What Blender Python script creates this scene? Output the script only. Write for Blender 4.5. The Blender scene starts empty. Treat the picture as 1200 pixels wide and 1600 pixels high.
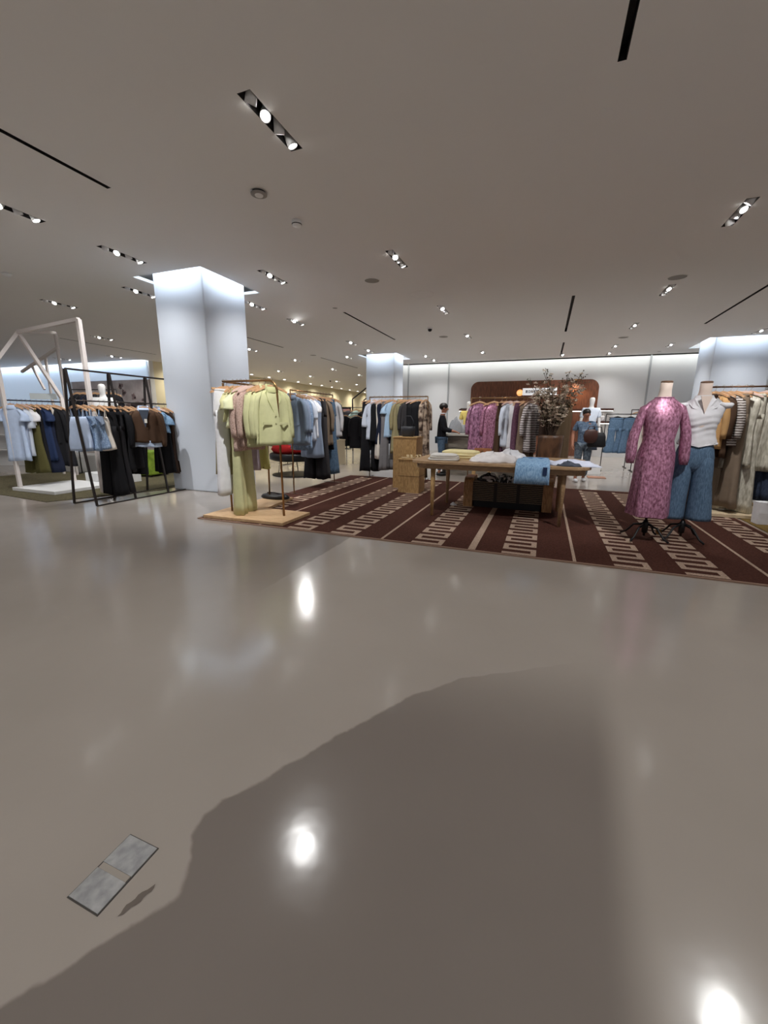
import bpy, bmesh, math, random
from mathutils import Vector, Matrix, Euler, noise as NZ
SC = bpy.context.scene
COL = SC.collection
PI = math.pi
rnd = random.Random(7)
CAMH, CH = 1.36, 3.72          # lens height, ceiling height (m)

# ------------------------------------------------------------------ materials
def srgb(r, g, b):
    f = lambda c: (c/255/12.92) if c/255 <= 0.04045 else ((c/255+0.055)/1.055)**2.4
    return (f(r), f(g), f(b), 1)
MATS = {}
def nt(m):
    m.use_nodes = True
    n = m.node_tree
    return n, n.nodes['Principled BSDF']
def mat(name, col, rough=0.6, metal=0.0, var=0.0, vscale=8, bump=0.0, bscale=200, spec=0.5, emit=None, estr=0, sheen=0):
    if name in MATS: return MATS[name]
    m = bpy.data.materials.new(name); n, b = nt(m)
    b.inputs['Base Color'].default_value = col
    b.inputs['Roughness'].default_value = rough
    b.inputs['Metallic'].default_value = metal
    b.inputs['Specular IOR Level'].default_value = spec
    if sheen: b.inputs['Sheen Weight'].default_value = sheen
    if emit:
        b.inputs['Emission Color'].default_value = emit
        b.inputs['Emission Strength'].default_value = estr
    tc = n.nodes.new('ShaderNodeTexCoord')
    if var:
        no = n.nodes.new('ShaderNodeTexNoise'); no.inputs['Scale'].default_value = vscale; no.inputs['Detail'].default_value = 4
        n.links.new(tc.outputs['Object'], no.inputs['Vector'])
        mx = n.nodes.new('ShaderNodeMix'); mx.data_type = 'RGBA'
        mx.inputs[6].default_value = tuple(c*(1-var) for c in col[:3])+(1,)
        mx.inputs[7].default_value = tuple(min(1, c*(1+var)) for c in col[:3])+(1,)
        n.links.new(no.outputs['Fac'], mx.inputs[0]); n.links.new(mx.outputs[2], b.inputs['Base Color'])
    if bump:
        no = n.nodes.new('ShaderNodeTexNoise'); no.inputs['Scale'].default_value = bscale
        n.links.new(tc.outputs['Object'], no.inputs['Vector'])
        bp = n.nodes.new('ShaderNodeBump'); bp.inputs['Strength'].default_value = bump; bp.inputs['Distance'].default_value = 0.01
        n.links.new(no.outputs['Fac'], bp.inputs['Height']); n.links.new(bp.outputs['Normal'], b.inputs['Normal'])
    MATS[name] = m
    return m
def two_tone(name, c1, c2, kind='noise', scale=40, rough=0.6, stretch=(1, 1, 1), lo=.4, hi=.6, metal=0, spec=.5):
    """fabric or wood with a woven, striped, speckled or grained surface"""
    if name in MATS: return MATS[name]
    m = bpy.data.materials.new(name); n, b = nt(m)
    tc = n.nodes.new('ShaderNodeTexCoord'); mp = n.nodes.new('ShaderNodeMapping'); mp.inputs['Scale'].default_value = stretch
    n.links.new(tc.outputs['Object'], mp.inputs['Vector'])
    if kind == 'wave':
        t = n.nodes.new('ShaderNodeTexWave'); t.bands_direction = 'Z'; t.inputs['Scale'].default_value = scale
        t.inputs['Distortion'].default_value = 1.5; t.inputs['Detail Scale'].default_value = 3
    elif kind == 'vor':
        t = n.nodes.new('ShaderNodeTexVoronoi'); t.inputs['Scale'].default_value = scale
    else:
        t = n.nodes.new('ShaderNodeTexNoise'); t.inputs['Scale'].default_value = scale; t.inputs['Detail'].default_value = 5
    n.links.new(mp.outputs['Vector'], t.inputs['Vector'])
    r = n.nodes.new('ShaderNodeValToRGB')
    r.color_ramp.elements[0].position = lo; r.color_ramp.elements[1].position = hi
    r.color_ramp.elements[0].color = c1; r.color_ramp.elements[1].color = c2
    n.links.new(t.outputs[0] if kind == 'vor' else t.outputs['Fac'], r.inputs['Fac'])
    n.links.new(r.outputs['Color'], b.inputs['Base Color'])
    b.inputs['Roughness'].default_value = rough; b.inputs['Metallic'].default_value = metal
    b.inputs['Specular IOR Level'].default_value = spec
    MATS[name] = m
    return m
def fab(r, g, b, rough=.85, var=.12):
    return mat('fabric_%d_%d_%d' % (r, g, b), srgb(r, g, b), rough, var=var, vscale=14, spec=.25)

M_WHITE = mat('white_paint', srgb(226, 226, 226), .75)
M_CEIL = mat('ceiling_paint', srgb(236, 234, 232), .85, var=.02, vscale=.7)
M_COL = mat('column_paint', srgb(216, 224, 236), .7)
M_DARK = mat('dark_recess', srgb(24, 23, 24), .6)
M_TRAY = mat('tray_metal', srgb(52, 50, 50), .5)
M_HEAD = mat('spot_enamel', srgb(235, 235, 235), .35)
M_LENS = mat('lamp_lens', srgb(255, 255, 255), .4, emit=(1, .98, .95, 1), estr=24)
M_GOLD = mat('brass_tube', srgb(150, 116, 78), .32, metal=.9)
M_STEEL = mat('blackened_steel', srgb(58, 52, 50), .45, metal=.6)
M_BLACKM = mat('black_metal', srgb(25, 25, 27), .45, metal=.3)
M_CHROME = mat('chrome_wire', srgb(190, 188, 184), .25, metal=1)
M_HANGER = two_tone('hanger_wood', srgb(196, 150, 110), srgb(222, 180, 140), 'noise', 30, .5, (1, 8, 8))
M_PALEH = mat('pale_hanger', srgb(228, 200, 190), .5)
M_OAK = two_tone('oak', srgb(176, 140, 92), srgb(206, 170, 118), 'noise', 14, .5, (6, 6, 1))
M_OAKT = two_tone('oak_table', srgb(150, 120, 88), srgb(178, 148, 112), 'noise', 12, .45, (1, 9, 9))
M_PLY = two_tone('plywood_deck', srgb(186, 152, 114), srgb(205, 172, 132), 'noise', 10, .6, (1, 7, 1))
M_WALNUT = two_tone('walnut_panel', srgb(92, 54, 36), srgb(122, 74, 50), 'noise', 6, .42, (5, 5, .6))
M_SHELFW = mat('dark_shelf', srgb(78, 46, 36), .5)
M_LED = mat('shelf_led', srgb(255, 245, 230), .4, emit=(1, .93, .82, 1), estr=7)
M_SKIN = mat('skin', srgb(176, 122, 98), .55, spec=.35)
M_HAIR = mat('hair', srgb(26, 20, 18), .5)
M_MANQ = mat('mannequin_white', srgb(232, 230, 228), .45)
M_FORM = mat('form_linen', srgb(226, 208, 196), .8)
M_TAG = mat('paper_tag', srgb(238, 236, 230), .7)
M_CREAM = fab(234, 222, 172)

# ------------------------------------------------------------------ mesh builder
class MB:
    def __init__(s): s.v = []; s.f = []; s.mi = []; s.cur = 0
    def add(s, vs, fs):
        o = len(s.v); s.v += [Vector(p) for p in vs]
        for f in fs: s.f.append([i+o for i in f]); s.mi.append(s.cur)
        return s
    def box(s, c, d, rot=None):
        x, y, z = d[0]/2, d[1]/2, d[2]/2
        P = [Vector((a*x, b*y, e*z)) for e in (-1, 1) for b in (-1, 1) for a in (-1, 1)]
        if rot: P = [rot @ p for p in P]
        return s.add([p+Vector(c) for p in P], [(0, 2, 3, 1), (4, 5, 7, 6), (0, 1, 5, 4), (2, 6, 7, 3), (0, 4, 6, 2), (1, 3, 7, 5)])
    def bx(s, x0, x1, y0, y1, z0, z1): return s.box(((x0+x1)/2, (y0+y1)/2, (z0+z1)/2), (abs(x1-x0), abs(y1-y0), abs(z1-z0)))
    def loft(s, rings, cap=True, closed=True):
        n = len(rings[0]); vs = [p for r in rings for p in r]; fs = []
        for i in range(len(rings)-1):
            for j in range(n if closed else n-1):
                k = (j+1) % n
                fs.append((i*n+j, i*n+k, (i+1)*n+k, (i+1)*n+j))
        if cap: fs.append(tuple(range(n-1, -1, -1))); fs.append(tuple((len(rings)-1)*n+j for j in range(n)))
        return s.add(vs, fs)
    def tube(s, pts, r, n=8, cap=True, flat=1.0):
        P = [Vector(p) for p in pts]; rings = []
        R = r if isinstance(r, (list, tuple)) else [r]*len(P)
        up = None
        for i, p in enumerate(P):
            t = (P[min(i+1, len(P)-1)]-P[max(i-1, 0)]).normalized()
            if up is None:
                up = Vector((0, 0, 1)) if abs(t.z) < .9 else Vector((0, 1, 0))
            a = t.cross(up)
            if a.length < 1e-4: a = t.cross(Vector((1, 0, 0)))
            a.normalize(); b = a.cross(t).normalized(); up = b
            rings.append([p + a*R[i]*math.cos(2*PI*k/n) + b*R[i]*flat*math.sin(2*PI*k/n) for k in range(n)])
        return s.loft(rings, cap)
    def bar(s, p0, p1, w, h=None):
        """square section bar"""
        h = h or w; p0 = Vector(p0); p1 = Vector(p1); t = p1-p0; L = t.length; t.normalize()
        up = Vector((0, 0, 1)) if abs(t.z) < .95 else Vector((0, 1, 0))
        a = t.cross(up).normalized(); b = a.cross(t)
        rot = Matrix((a, b, t)).transposed()
        return s.box((p0+p1)/2, (w, h, L), rot)
    def lathe(s, prof, c=(0, 0, 0), n=16, sx=1, sy=1):
        c = Vector(c)
        return s.loft([[c+Vector((r*sx*math.cos(2*PI*k/n), r*sy*math.sin(2*PI*k/n), z)) for k in range(n)] for r, z in prof])
    def ell(s, c, r, n=12, m=8, rot=None):
        c = Vector(c); rings = []
        for i in range(1, m):
            a = PI*i/m - PI/2
            ring = [Vector((r[0]*math.cos(a)*math.cos(2*PI*k/n), r[1]*math.cos(a)*math.sin(2*PI*k/n), r[2]*math.sin(a))) for k in range(n)]
            if rot: ring = [rot @ p for p in ring]
            rings.append([c+p for p in ring])
        return s.loft(rings)
    def build(s, name, m, parent=None, smooth=False, bev=0, loc=None):
        me = bpy.data.meshes.new(name)
        me.from_pydata([tuple(p) for p in s.v], [], s.f); me.update()
        for x in (m if isinstance(m, (list, tuple)) else [m]): me.materials.append(x)
        if isinstance(m, (list, tuple)):
            for p, i in zip(me.polygons, s.mi): p.material_index = i
        if smooth:
            for p in me.polygons: p.use_smooth = True
        o = bpy.data.objects.new(name, me); COL.objects.link(o)
        if parent: o.parent = parent
        if loc: o.location = loc
        if bev:
            b = o.modifiers.new('bevel', 'BEVEL'); b.width = bev; b.segments = 2; b.limit_method = 'ANGLE'
        return o
def tag(o, label, cat, group=None, kind=None):
    o['label'] = label; o['category'] = cat
    if group: o['group'] = group
    if kind: o['kind'] = kind
    return o
def thing(name, loc, label, cat, rz=0, group=None):
    o = bpy.data.objects.new(name, None); COL.objects.link(o); o.empty_display_size = .1
    o.location = loc; o.rotation_euler = (0, 0, rz)
    return tag(o, label, cat, group)
def struct(o): o['kind'] = 'structure'; return o
ORD = ['first', 'second', 'third', 'fourth', 'fifth', 'sixth', 'seventh', 'eighth', 'ninth', 'tenth', 'eleventh', 'twelfth', 'thirteenth', 'fourteenth', 'fifteenth', 'sixteenth', 'seventeenth', 'eighteenth']
def copy_tree(o, parent=None):
    c = o.copy(); COL.objects.link(c)
    if parent: c.parent = parent
    for ch in list(o.children): copy_tree(ch, c)
    return c

# ------------------------------------------------------------------ camera
F, YW, PT, RL = 640.0, math.radians(20.92), math.radians(12.73), math.radians(-.51)
fwd = Vector((-math.sin(YW)*math.cos(PT), math.cos(YW)*math.cos(PT), -math.sin(PT)))
right = Vector((math.cos(YW), math.sin(YW), 0)); down = fwd.cross(right)
r2 = right*math.cos(RL)+down*math.sin(RL); d2 = down*math.cos(RL)-right*math.sin(RL)
cd = bpy.data.cameras.new('camera'); cam = bpy.data.objects.new('camera', cd); COL.objects.link(cam)
rot = Matrix((r2, -d2, -fwd)).transposed()
cam.matrix_world = Matrix.Translation((0, 0, CAMH)) @ rot.to_4x4()
cd.sensor_fit = 'HORIZONTAL'; cd.sensor_width = 36; cd.lens = F/1200*36; cd.clip_start = .05; cd.clip_end = 200
SC.camera = cam

# ------------------------------------------------------------------ light grid positions (ceiling)
GRID = []
for xi, X in enumerate((-2.3, 1.88)):
    for yi, Y in enumerate((.3, 3.38, 6.48, 9.55, 12.65, 15.75)): GRID.append((X, Y))
GRID += [(-6.06, 3.5), (-6.1, 4.95), (-7.54, 6.4), (-9.96, 6.42), (-4.56, 6.52), (-6.02, 7.89), (-6.03, 9.51), (-12.88, 9.41), (-16.3, 12.3), (-19.1, 12.1),
         (-5.95, 12.58), (-6.01, 14.13), (-7.4, 15.28), (-9.88, 12.6), (-9.85, 15.44), (-12.9, 18.62), (-12.67, 21.32), (-9.84, 18.68), (-9.7, 21.47), (-12.7, 24.6), (-12.5, 27.2),
         (-4.46, 16.03), (-4.44, 17.2), (1.9, 17.25), (3.45, 16.0), (5.07, 14.39), (.37, 17.2), (6.0, 6.48), (6.0, 9.55), (6.0, 3.4), (-6.2, .3), (-10, 3.4), (6.0, 12.6)]
SLOTS = [(-4.52, .1, 3.6), (-4.47, 9.04, 12.5), (3.45, 9.45, 12.93), (.3, 9.35, 12.84), (.27, .2, 3.69), (-8.55, 9.3, 12.62), (-8.5, 15.08, 18.57), (.32, 14.52, 17.3), (-14.2, 9.0, 12.45)]
TW, TL = .12, .72
COLS = [(-6.66, -5.56, 5.93, 7.0), (-6.62, -5.48, 15.25, 16.35), (4.42, 5.8, 15.3, 16.7)]
# openings in the ceiling: coves round the columns and along the walls, lamp trays, slots
HOLES = [(-6.86, -5.36, 5.7, 7.2), (-6.82, -5.26, 14.9, 16.6), (4.18, 6.04, 15.0, 16.95),
         (-6.9, 12.0, 17.95, 18.3), (-27.0, -16.0, 13.3, 13.6)]
HOLES += [(x-TW/2, x+TW/2, y-TL/2, y+TL/2) for x, y in GRID]
HOLES += [(x-.028, x+.028, a, b) for x, a, b in SLOTS]

# ------------------------------------------------------------------ shell
def ceiling():
    X0, X1, Y0, Y1 = -27.5, 14.0, -14.0, 40.0
    xs = sorted({X0, X1, *[round(h[0], 4) for h in HOLES], *[round(h[1], 4) for h in HOLES]})
    ys = sorted({Y0, Y1, *[round(h[2], 4) for h in HOLES], *[round(h[3], 4) for h in HOLES]})
    xs = [x for x in xs if X0 <= x <= X1]; ys = [y for y in ys if Y0 <= y <= Y1]
    nx, ny = len(xs)-1, len(ys)-1
    solid = [[True]*ny for _ in range(nx)]
    for i in range(nx):
        cx = (xs[i]+xs[i+1])/2
        hh = [h for h in HOLES if h[0] < cx < h[1]]
        for j in range(ny):
            cy = (ys[j]+ys[j+1])/2
            if any(h[2] < cy < h[3] for h in hh): solid[i][j] = False
    b = MB()
    # merge runs along Y to keep the mesh light
    for i in range(nx):
        j = 0
        while j < ny:
            if not solid[i][j]: j += 1; continue
            k = j
            while k < ny and solid[i][k]: k += 1
            b.add([(xs[i], ys[j], CH), (xs[i+1], ys[j], CH), (xs[i+1], ys[k], CH), (xs[i], ys[k], CH)], [(0, 3, 2, 1)])
            j = k
    T = .05
    for x0, x1, y0, y1 in HOLES:
        for p, q in (((x0, y0), (x1, y0)), ((x1, y0), (x1, y1)), ((x1, y1), (x0, y1)), ((x0, y1), (x0, y0))):
            b.add([(p[0], p[1], CH), (q[0], q[1], CH), (q[0], q[1], CH+T), (p[0], p[1], CH+T)], [(0, 1, 2, 3)])
    # upper deck of the void over the ceiling
    b.add([(X0, Y0, CH+.5), (X1, Y0, CH+.5), (X1, Y1, CH+.5), (X0, Y1, CH+.5)], [(0, 3, 2, 1)])
    return struct(b.build('ceiling', M_CEIL))
ceiling()

def floor_mat():
    m = bpy.data.materials.new('polished_concrete'); n, b = nt(m); N = n.nodes; L = n.links
    tc = N.new('ShaderNodeTexCoord'); sp = N.new('ShaderNodeSeparateXYZ'); L.new(tc.outputs['Object'], sp.inputs[0])
    def math_(op, a, c=None, clamp=False):
        q = N.new('ShaderNodeMath'); q.operation = op; q.use_clamp = clamp
        for i, v in enumerate((a, c)):
            if v is None: continue
            if isinstance(v, (int, float)): q.inputs[i].default_value = v
            else: L.new(v, q.inputs[i])
        return q.outputs[0]
    def step(v, lo, hi):
        q = N.new('ShaderNodeMapRange'); q.interpolation_type = 'SMOOTHSTEP'
        q.inputs['From Min'].default_value = lo; q.inputs['From Max'].default_value = hi
        L.new(v, q.inputs['Value']); return q.outputs[0]
    def noise(scale, det=4):
        q = N.new('ShaderNodeTexNoise'); q.inputs['Scale'].default_value = scale; q.inputs['Detail'].default_value = det
        L.new(tc.outputs['Object'], q.inputs['Vector']); return q.outputs['Fac']
    X, Y = sp.outputs[0], sp.outputs[1]
    # edge of the darker patch, X as a function of Y (a ragged line)
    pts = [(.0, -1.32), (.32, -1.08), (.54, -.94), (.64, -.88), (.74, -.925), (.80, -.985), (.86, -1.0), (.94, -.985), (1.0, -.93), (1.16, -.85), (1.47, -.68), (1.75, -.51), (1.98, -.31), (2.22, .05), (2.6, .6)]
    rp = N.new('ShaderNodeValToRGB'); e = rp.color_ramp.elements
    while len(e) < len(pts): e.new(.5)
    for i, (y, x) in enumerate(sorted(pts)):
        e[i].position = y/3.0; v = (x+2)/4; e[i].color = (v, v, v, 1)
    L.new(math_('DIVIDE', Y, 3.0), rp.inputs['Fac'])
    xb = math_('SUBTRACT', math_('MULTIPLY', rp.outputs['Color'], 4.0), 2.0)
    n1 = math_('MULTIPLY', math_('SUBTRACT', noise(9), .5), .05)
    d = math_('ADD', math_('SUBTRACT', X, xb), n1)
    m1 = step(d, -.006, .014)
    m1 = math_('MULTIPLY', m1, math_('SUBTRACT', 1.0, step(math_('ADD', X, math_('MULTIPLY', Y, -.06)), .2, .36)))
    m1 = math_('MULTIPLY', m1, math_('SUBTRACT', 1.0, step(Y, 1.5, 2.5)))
    d2_ = math_('ADD', math_('ADD', X, 2.03), n1)  # soft darkening left of the seam paints the reflection of dark clothes
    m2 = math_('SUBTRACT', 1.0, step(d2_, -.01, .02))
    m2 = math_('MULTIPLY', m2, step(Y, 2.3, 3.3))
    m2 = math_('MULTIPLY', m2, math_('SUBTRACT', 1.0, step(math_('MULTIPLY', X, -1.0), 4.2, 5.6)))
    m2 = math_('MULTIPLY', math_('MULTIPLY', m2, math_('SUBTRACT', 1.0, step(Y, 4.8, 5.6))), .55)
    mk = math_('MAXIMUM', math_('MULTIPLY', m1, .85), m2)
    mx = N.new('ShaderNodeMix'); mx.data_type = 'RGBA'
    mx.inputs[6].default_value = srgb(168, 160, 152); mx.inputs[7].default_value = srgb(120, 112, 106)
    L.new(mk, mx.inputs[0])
    mot = N.new('ShaderNodeMix'); mot.data_type = 'RGBA'; mot.blend_type = 'MULTIPLY'; mot.inputs[0].default_value = 1
    r2_ = N.new('ShaderNodeValToRGB'); r2_.color_ramp.elements[0].color = (.86, .85, .84, 1); r2_.color_ramp.elements[1].color = (1.08, 1.08, 1.08, 1)
    L.new(noise(1.1, 6), r2_.inputs['Fac']); L.new(mx.outputs[2], mot.inputs[6]); L.new(r2_.outputs['Color'], mot.inputs[7])
    L.new(mot.outputs[2], b.inputs['Base Color'])
    rr = N.new('ShaderNodeMapRange'); rr.inputs['To Min'].default_value = .10; rr.inputs['To Max'].default_value = .19
    L.new(noise(2.2, 5), rr.inputs['Value']); L.new(rr.outputs[0], b.inputs['Roughness'])
    bp = N.new('ShaderNodeBump'); bp.inputs['Strength'].default_value = .04; bp.inputs['Distance'].default_value = .02
    L.new(noise(7, 2), bp.inputs['Height']); L.new(bp.outputs['Normal'], b.inputs['Normal'])
    b.inputs['Specular IOR Level'].default_value = .4
    return m
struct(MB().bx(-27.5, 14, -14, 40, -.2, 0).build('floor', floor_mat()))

def wall(name, x0, x1, y0, y1, z1=CH+.45, m=M_WHITE): return struct(MB().bx(x0, x1, y0, y1, 0, z1).build(name, m))
wall('wall_back', -6.9, 12, 18.3, 18.5)
M_YEL = mat('cream_wall', srgb(232, 222, 190), .8)
wall('wall_inner', -27.5, -16.0, 13.6, 13.8)
wall('wall_left', -16.2, -16.0, 13.8, 40, m=M_YEL)
wall('wall_far', -16.0, -6.9, 38.0, 38.2)
wall('wall_return', -6.9, -6.7, 18.5, 38.0)
for i, c in enumerate(COLS):
    struct(MB().bx(*c, 0, CH+.5).build('column', M_COL, bev=.02))
# seams in the back wall lining (a recessed joint strip each)
for i, x in enumerate((-5.88, -4.06, 3.42)):
    struct(MB().bx(x-.03, x+.03, 18.27, 18.3, 0, CH+.2).build('trim_%d' % (i+1), mat('joint_grey', srgb(168, 170, 172), .6)))
# ------------------------------------------------------------------ lights
def area(loc, size, rot, e, col=(1, 1, 1), name='cove_light'):
    l = bpy.data.lights.new(name, 'AREA'); l.shape = 'RECTANGLE'; l.size, l.size_y = size; l.energy = e; l.color = col
    o = bpy.data.objects.new(name, l); COL.objects.link(o); o.location = loc; o.rotation_euler = rot
    return o
def aim(d): return Vector(d).to_track_quat('-Z', 'Y').to_euler()
COOL = (.80, .90, 1.0)
CE = 8
for (x0, x1, y0, y1), (h0, h1, k0, k1) in zip(COLS, HOLES[:3]):
    z = CH+.16; cx, cy = (x0+x1)/2, (y0+y1)/2; w = x1-x0
    area((cx, k0-.04, z), (w, .08), aim((0, 1, -.5)), CE, COOL); area((cx, k1+.04, z), (w, .08), aim((0, -1, -.5)), CE*.6, COOL)
    area((h0-.04, cy, z), (w, .08), aim((1, 0, -.5)), CE*.8, COOL); area((h1+.04, cy, z), (w, .08), aim((-1, 0, -.5)), CE, COOL)
area((2.5, 17.9, CH+.16), (18.5, .1), aim((0, 1, -1.1)), 68, (.96, 1, .97))
area((-21.5, 13.25, CH+.16), (11, .1), aim((0, 1, -1.1)), 75, (.88, .95, 1))

def fixture_proto():
    r = thing('spotlight_tray', (0, 0, 0), 'x', 'ceiling light')
    t = MB(); w, l = TW/2, TL/2
    # open box set up into the ceiling
    for a in ((-w, w, -l, l, .155, .16), (-w, -w+.004, -l, l, 0, .16), (w-.004, w, -l, l, 0, .16), (-w, w, -l, -l+.004, 0, .16), (-w, w, l-.004, l, 0, .16)): t.bx(*a)
    t.build('tray', M_TRAY, r)
    tl = [(.9, .5), (-.5, -1.0), (.35, .7), (-.55, .35)]
    for k in range(4):
        y = -l+.09+k*(TL-.18)/3
        R = Euler((tl[k][1]*.6, tl[k][0]*.6, 0)).to_matrix()
        h = MB().lathe([(.018, .11), (.038, .105), (.044, .0), (.045, -.035), (.04, -.035), (.038, -.02), (.0005, -.02)], n=16)
        h.v = [R @ v + Vector((0, y, .012)) for v in h.v]
        ho = h.build('spot_head', M_HEAD, r, True)
        e = MB().lathe([(.0005, -.027), (.037, -.027), (.037, -.022), (.0005, -.022)], n=14); e.v = [R @ v + Vector((0, y, .012)) for v in e.v]
        e.build('lens', M_LENS, ho)
    return r
PF = fixture_proto()
colname = {}
def lab_light(x, y):
    cols = [(-30, -14, 'beyond the far left wall display'), (-14, -11, 'far left'), (-11, -8.9, 'left of the big column'), (-8.9, -6.9, 'just left of the big column'),
            (-6.9, -5.3, 'in line with the big column'), (-5.3, -3.4, 'over the brass rack'), (-3.4, -1, 'over the rug left half'), (-1, 1, 'over the planter'), (1, 2.6, 'over the rug right half'), (2.6, 4, 'near the right column'), (4, 20, 'over the right edge')]
    for a, b_, t in cols:
        if a <= x < b_: return t
cnt = {}
first = True
SPOT_E = 118
for x, y in sorted(GRID, key=lambda p: p[1]):
    o = PF if first else copy_tree(PF); first = False
    o.location = (x, y, CH)
    t = lab_light(x, y); k = cnt[t] = cnt.get(t, -1)+1
    tag(o, 'recessed spotlight tray in ceiling %s, %s going back' % (t, ORD[k]), 'ceiling light', 'recessed spotlight trays')
    if y > 23 and x < -8: pass
    l = bpy.data.lights.new('spot_lamp', 'SPOT'); l.energy = SPOT_E; l.spot_size = math.radians(125); l.spot_blend = 1; l.shadow_soft_size = .04
    l.color = (1, .995, .985)
    lo = bpy.data.objects.new('spot_lamp', l); COL.objects.link(lo); lo.location = (x, y, CH-.03)
    # heads are swung toward the merchandise, a few toward the aisle
    if (x, y) == (-6.03, 9.51): lo.rotation_euler = aim((.5, -.8, -1)); l.energy *= 1.1
    elif (x, y) in ((-2.3, 3.38), (1.88, 3.38), (-2.3, .3), (1.88, .3)): pass
    else:
        d_ = Vector((x, y, 0)).normalized()*(.28 if y < 11 else 0); lo.rotation_euler = aim((d_.x, d_.y, -1))
# the same lamp grid goes on behind the camera (bare unseen lamps, added to brighten the ceiling)
for X in (-14, -10, -6.1, -2.3, 1.88, 6.0, 10):
    for Y in (-8.9, -5.8, -2.75, .3):
        if (X, Y) in GRID or (X in (-2.3, 1.88, -6.1) and Y == .3): continue
        l = bpy.data.lights.new('spot_lamp', 'SPOT'); l.energy = SPOT_E*1.15; l.spot_size = math.radians(125); l.spot_blend = 1; l.shadow_soft_size = .04; l.color = (1, .995, .985)
        lo = bpy.data.objects.new('spot_lamp', l); COL.objects.link(lo); lo.location = (X, Y, CH-.03)
# heads of the trays aimed at the merchandise
for f, t, e in (((-2.3, 3.38), (-3.75, 4.6, 1.3), 150), ((-2.3, 3.38), (-.9, 5.8, .8), 150), ((1.88, 3.38), (1.4, 5.5, 1.3), 165), ((1.88, 3.38), (.1, 5.7, .8), 140), ((-2.3, 6.48), (-4.2, 6.7, 1.2), 190),
                ((-2.3, 6.48), (-.9, 8.7, 1.3), 210), ((-2.3, 6.48), (-3.3, 9.0, 1.2), 200), ((1.88, 6.48), (2.8, 7.5, 1.3), 200), ((1.88, 6.48), (.1, 8.5, 1.4), 150), ((-6.06, 3.5), (-6.7, 5.1, 1.2), 150), ((-6.06, 3.5), (-4.25, 4.6, 1.0), 200), ((-2.3, 3.38), (-4.2, 4.45, .6), 130), ((-4.56, 6.52), (-5.7, 8.7, .6), 120),
                ((-6.06, 3.5), (-8.9, 4.9, 1.3), 200), ((1.88, 9.55), (.95, 10.6, 1.3), 110), ((1.88, 9.55), (1.9, 13.2, 1.1), 160), ((1.88, 9.55), (1.1, 12.3, 1.5), 200), ((-2.3, 9.55), (-2.0, 10.9, 1.2), 110), ((-2.3, 9.55), (-2.1, 12.3, 1.5), 170), ((-6.1, 4.95), (-8.42, 6.0, 1.8), 170)):
    l = bpy.data.lights.new('aimed_spot', 'SPOT'); l.energy = e; l.spot_size = math.radians(48); l.spot_blend = .8; l.shadow_soft_size = .05; l.color = (1, .99, .98)
    lo = bpy.data.objects.new('aimed_spot', l); COL.objects.link(lo); lo.location = (f[0], f[1], CH-.05); lo.rotation_euler = aim(Vector(t)-Vector((f[0], f[1], CH-.05)))
# downlights close to the cream wall
dl = None
for i in range(15):
    y = 14.8+i*1.55
    o = thing('round_downlight', (-15.3, y, CH), 'small round downlight by the cream wall, %s going back' % ORD[i], 'ceiling light', 0, 'downlights along the cream wall')
    if dl is None:
        a = MB().lathe([(.10, 0), (.10, -.012), (.075, -.014), (.075, -.002), (.0005, -.002)], n=16).build('ring', M_HEAD, o)
        b_ = MB().lathe([(.0005, -.009), (.074, -.009), (.074, -.004), (.0005, -.004)], n=16).build('lens', M_LENS, o); dl = (a, b_)
    else:
        for q in dl:
            c = q.copy(); COL.objects.link(c); c.parent = o
    if i % 2 == 0:
        l = bpy.data.lights.new('wall_wash', 'SPOT'); l.energy = 190; l.spot_size = math.radians(130); l.spot_blend = 1; l.shadow_soft_size = .08; l.color = (1, .93, .78)
        lo = bpy.data.objects.new('wall_wash', l); COL.objects.link(lo); lo.location = (-15.0, y, CH-.03); lo.rotation_euler = aim((-.35, 0, -1))
# slots
slot_lab = ['cut by the left picture edge', 'over the blue rack', 'over the right column approach', 'over the planter, nearer one', 'cut by the top picture edge', 'behind the big column', 'in the far left aisle', 'over the planter, farther one', 'over the house frame']
for (x, a, b), t in zip(SLOTS, slot_lab):
    o = MB()
    for q in ((x-.028, x+.028, a, b, CH+.09, CH+.095), (x-.028, x-.024, a, b, CH, CH+.095), (x+.024, x+.028, a, b, CH, CH+.095), (x-.028, x+.028, a, a+.004, CH, CH+.095), (x-.028, x+.028, b-.004, b, CH, CH+.095)): o.bx(*q)
    tag(o.build('air_slot', M_DARK), 'long black linear air slot in ceiling %s' % t, 'air vent', 'linear ceiling slots')
# ceiling speakers, sensors, cameras
M_GRILL = mat('speaker_grille', srgb(150, 146, 141), .7)
def speaker(x, y, r, t):
    o = thing('ceiling_speaker', (x, y, CH), t, 'speaker')
    MB().lathe([(r, 0), (r, -.006), (r*.92, -.008), (r*.92, -.002), (.0005, -.002)], n=28).build('rim', M_CEIL, o)
    MB().lathe([(.0005, -.005), (r*.91, -.005), (r*.91, -.003), (.0005, -.003)], n=28).build('grille', M_GRILL, o)
for x, y, r, t in ((-3.03, 7.24, .14, 'round grey ceiling speaker right of the big column'), (-2.97, 12.48, .14, 'round grey ceiling speaker behind the dome camera'), (-4.49, 8.64, .06, 'tiny round ceiling disc beside a black slot'),
                   (-8.46, 14.43, .13, 'round grey ceiling speaker in the far left aisle'), (1.85, 8.78, .15, 'round grey ceiling speaker on the right near spotlights'), (1.88, 14.19, .14, 'round grey ceiling speaker toward the back wall'), (3.44, 17.3, .07, 'tiny ceiling disc near the right column')):
    speaker(x, y, r, t)
o = thing('sprinkler_cover', (-3.07, 4.2, CH), 'round white sprinkler cover plate in the ceiling', 'sprinkler')
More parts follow.
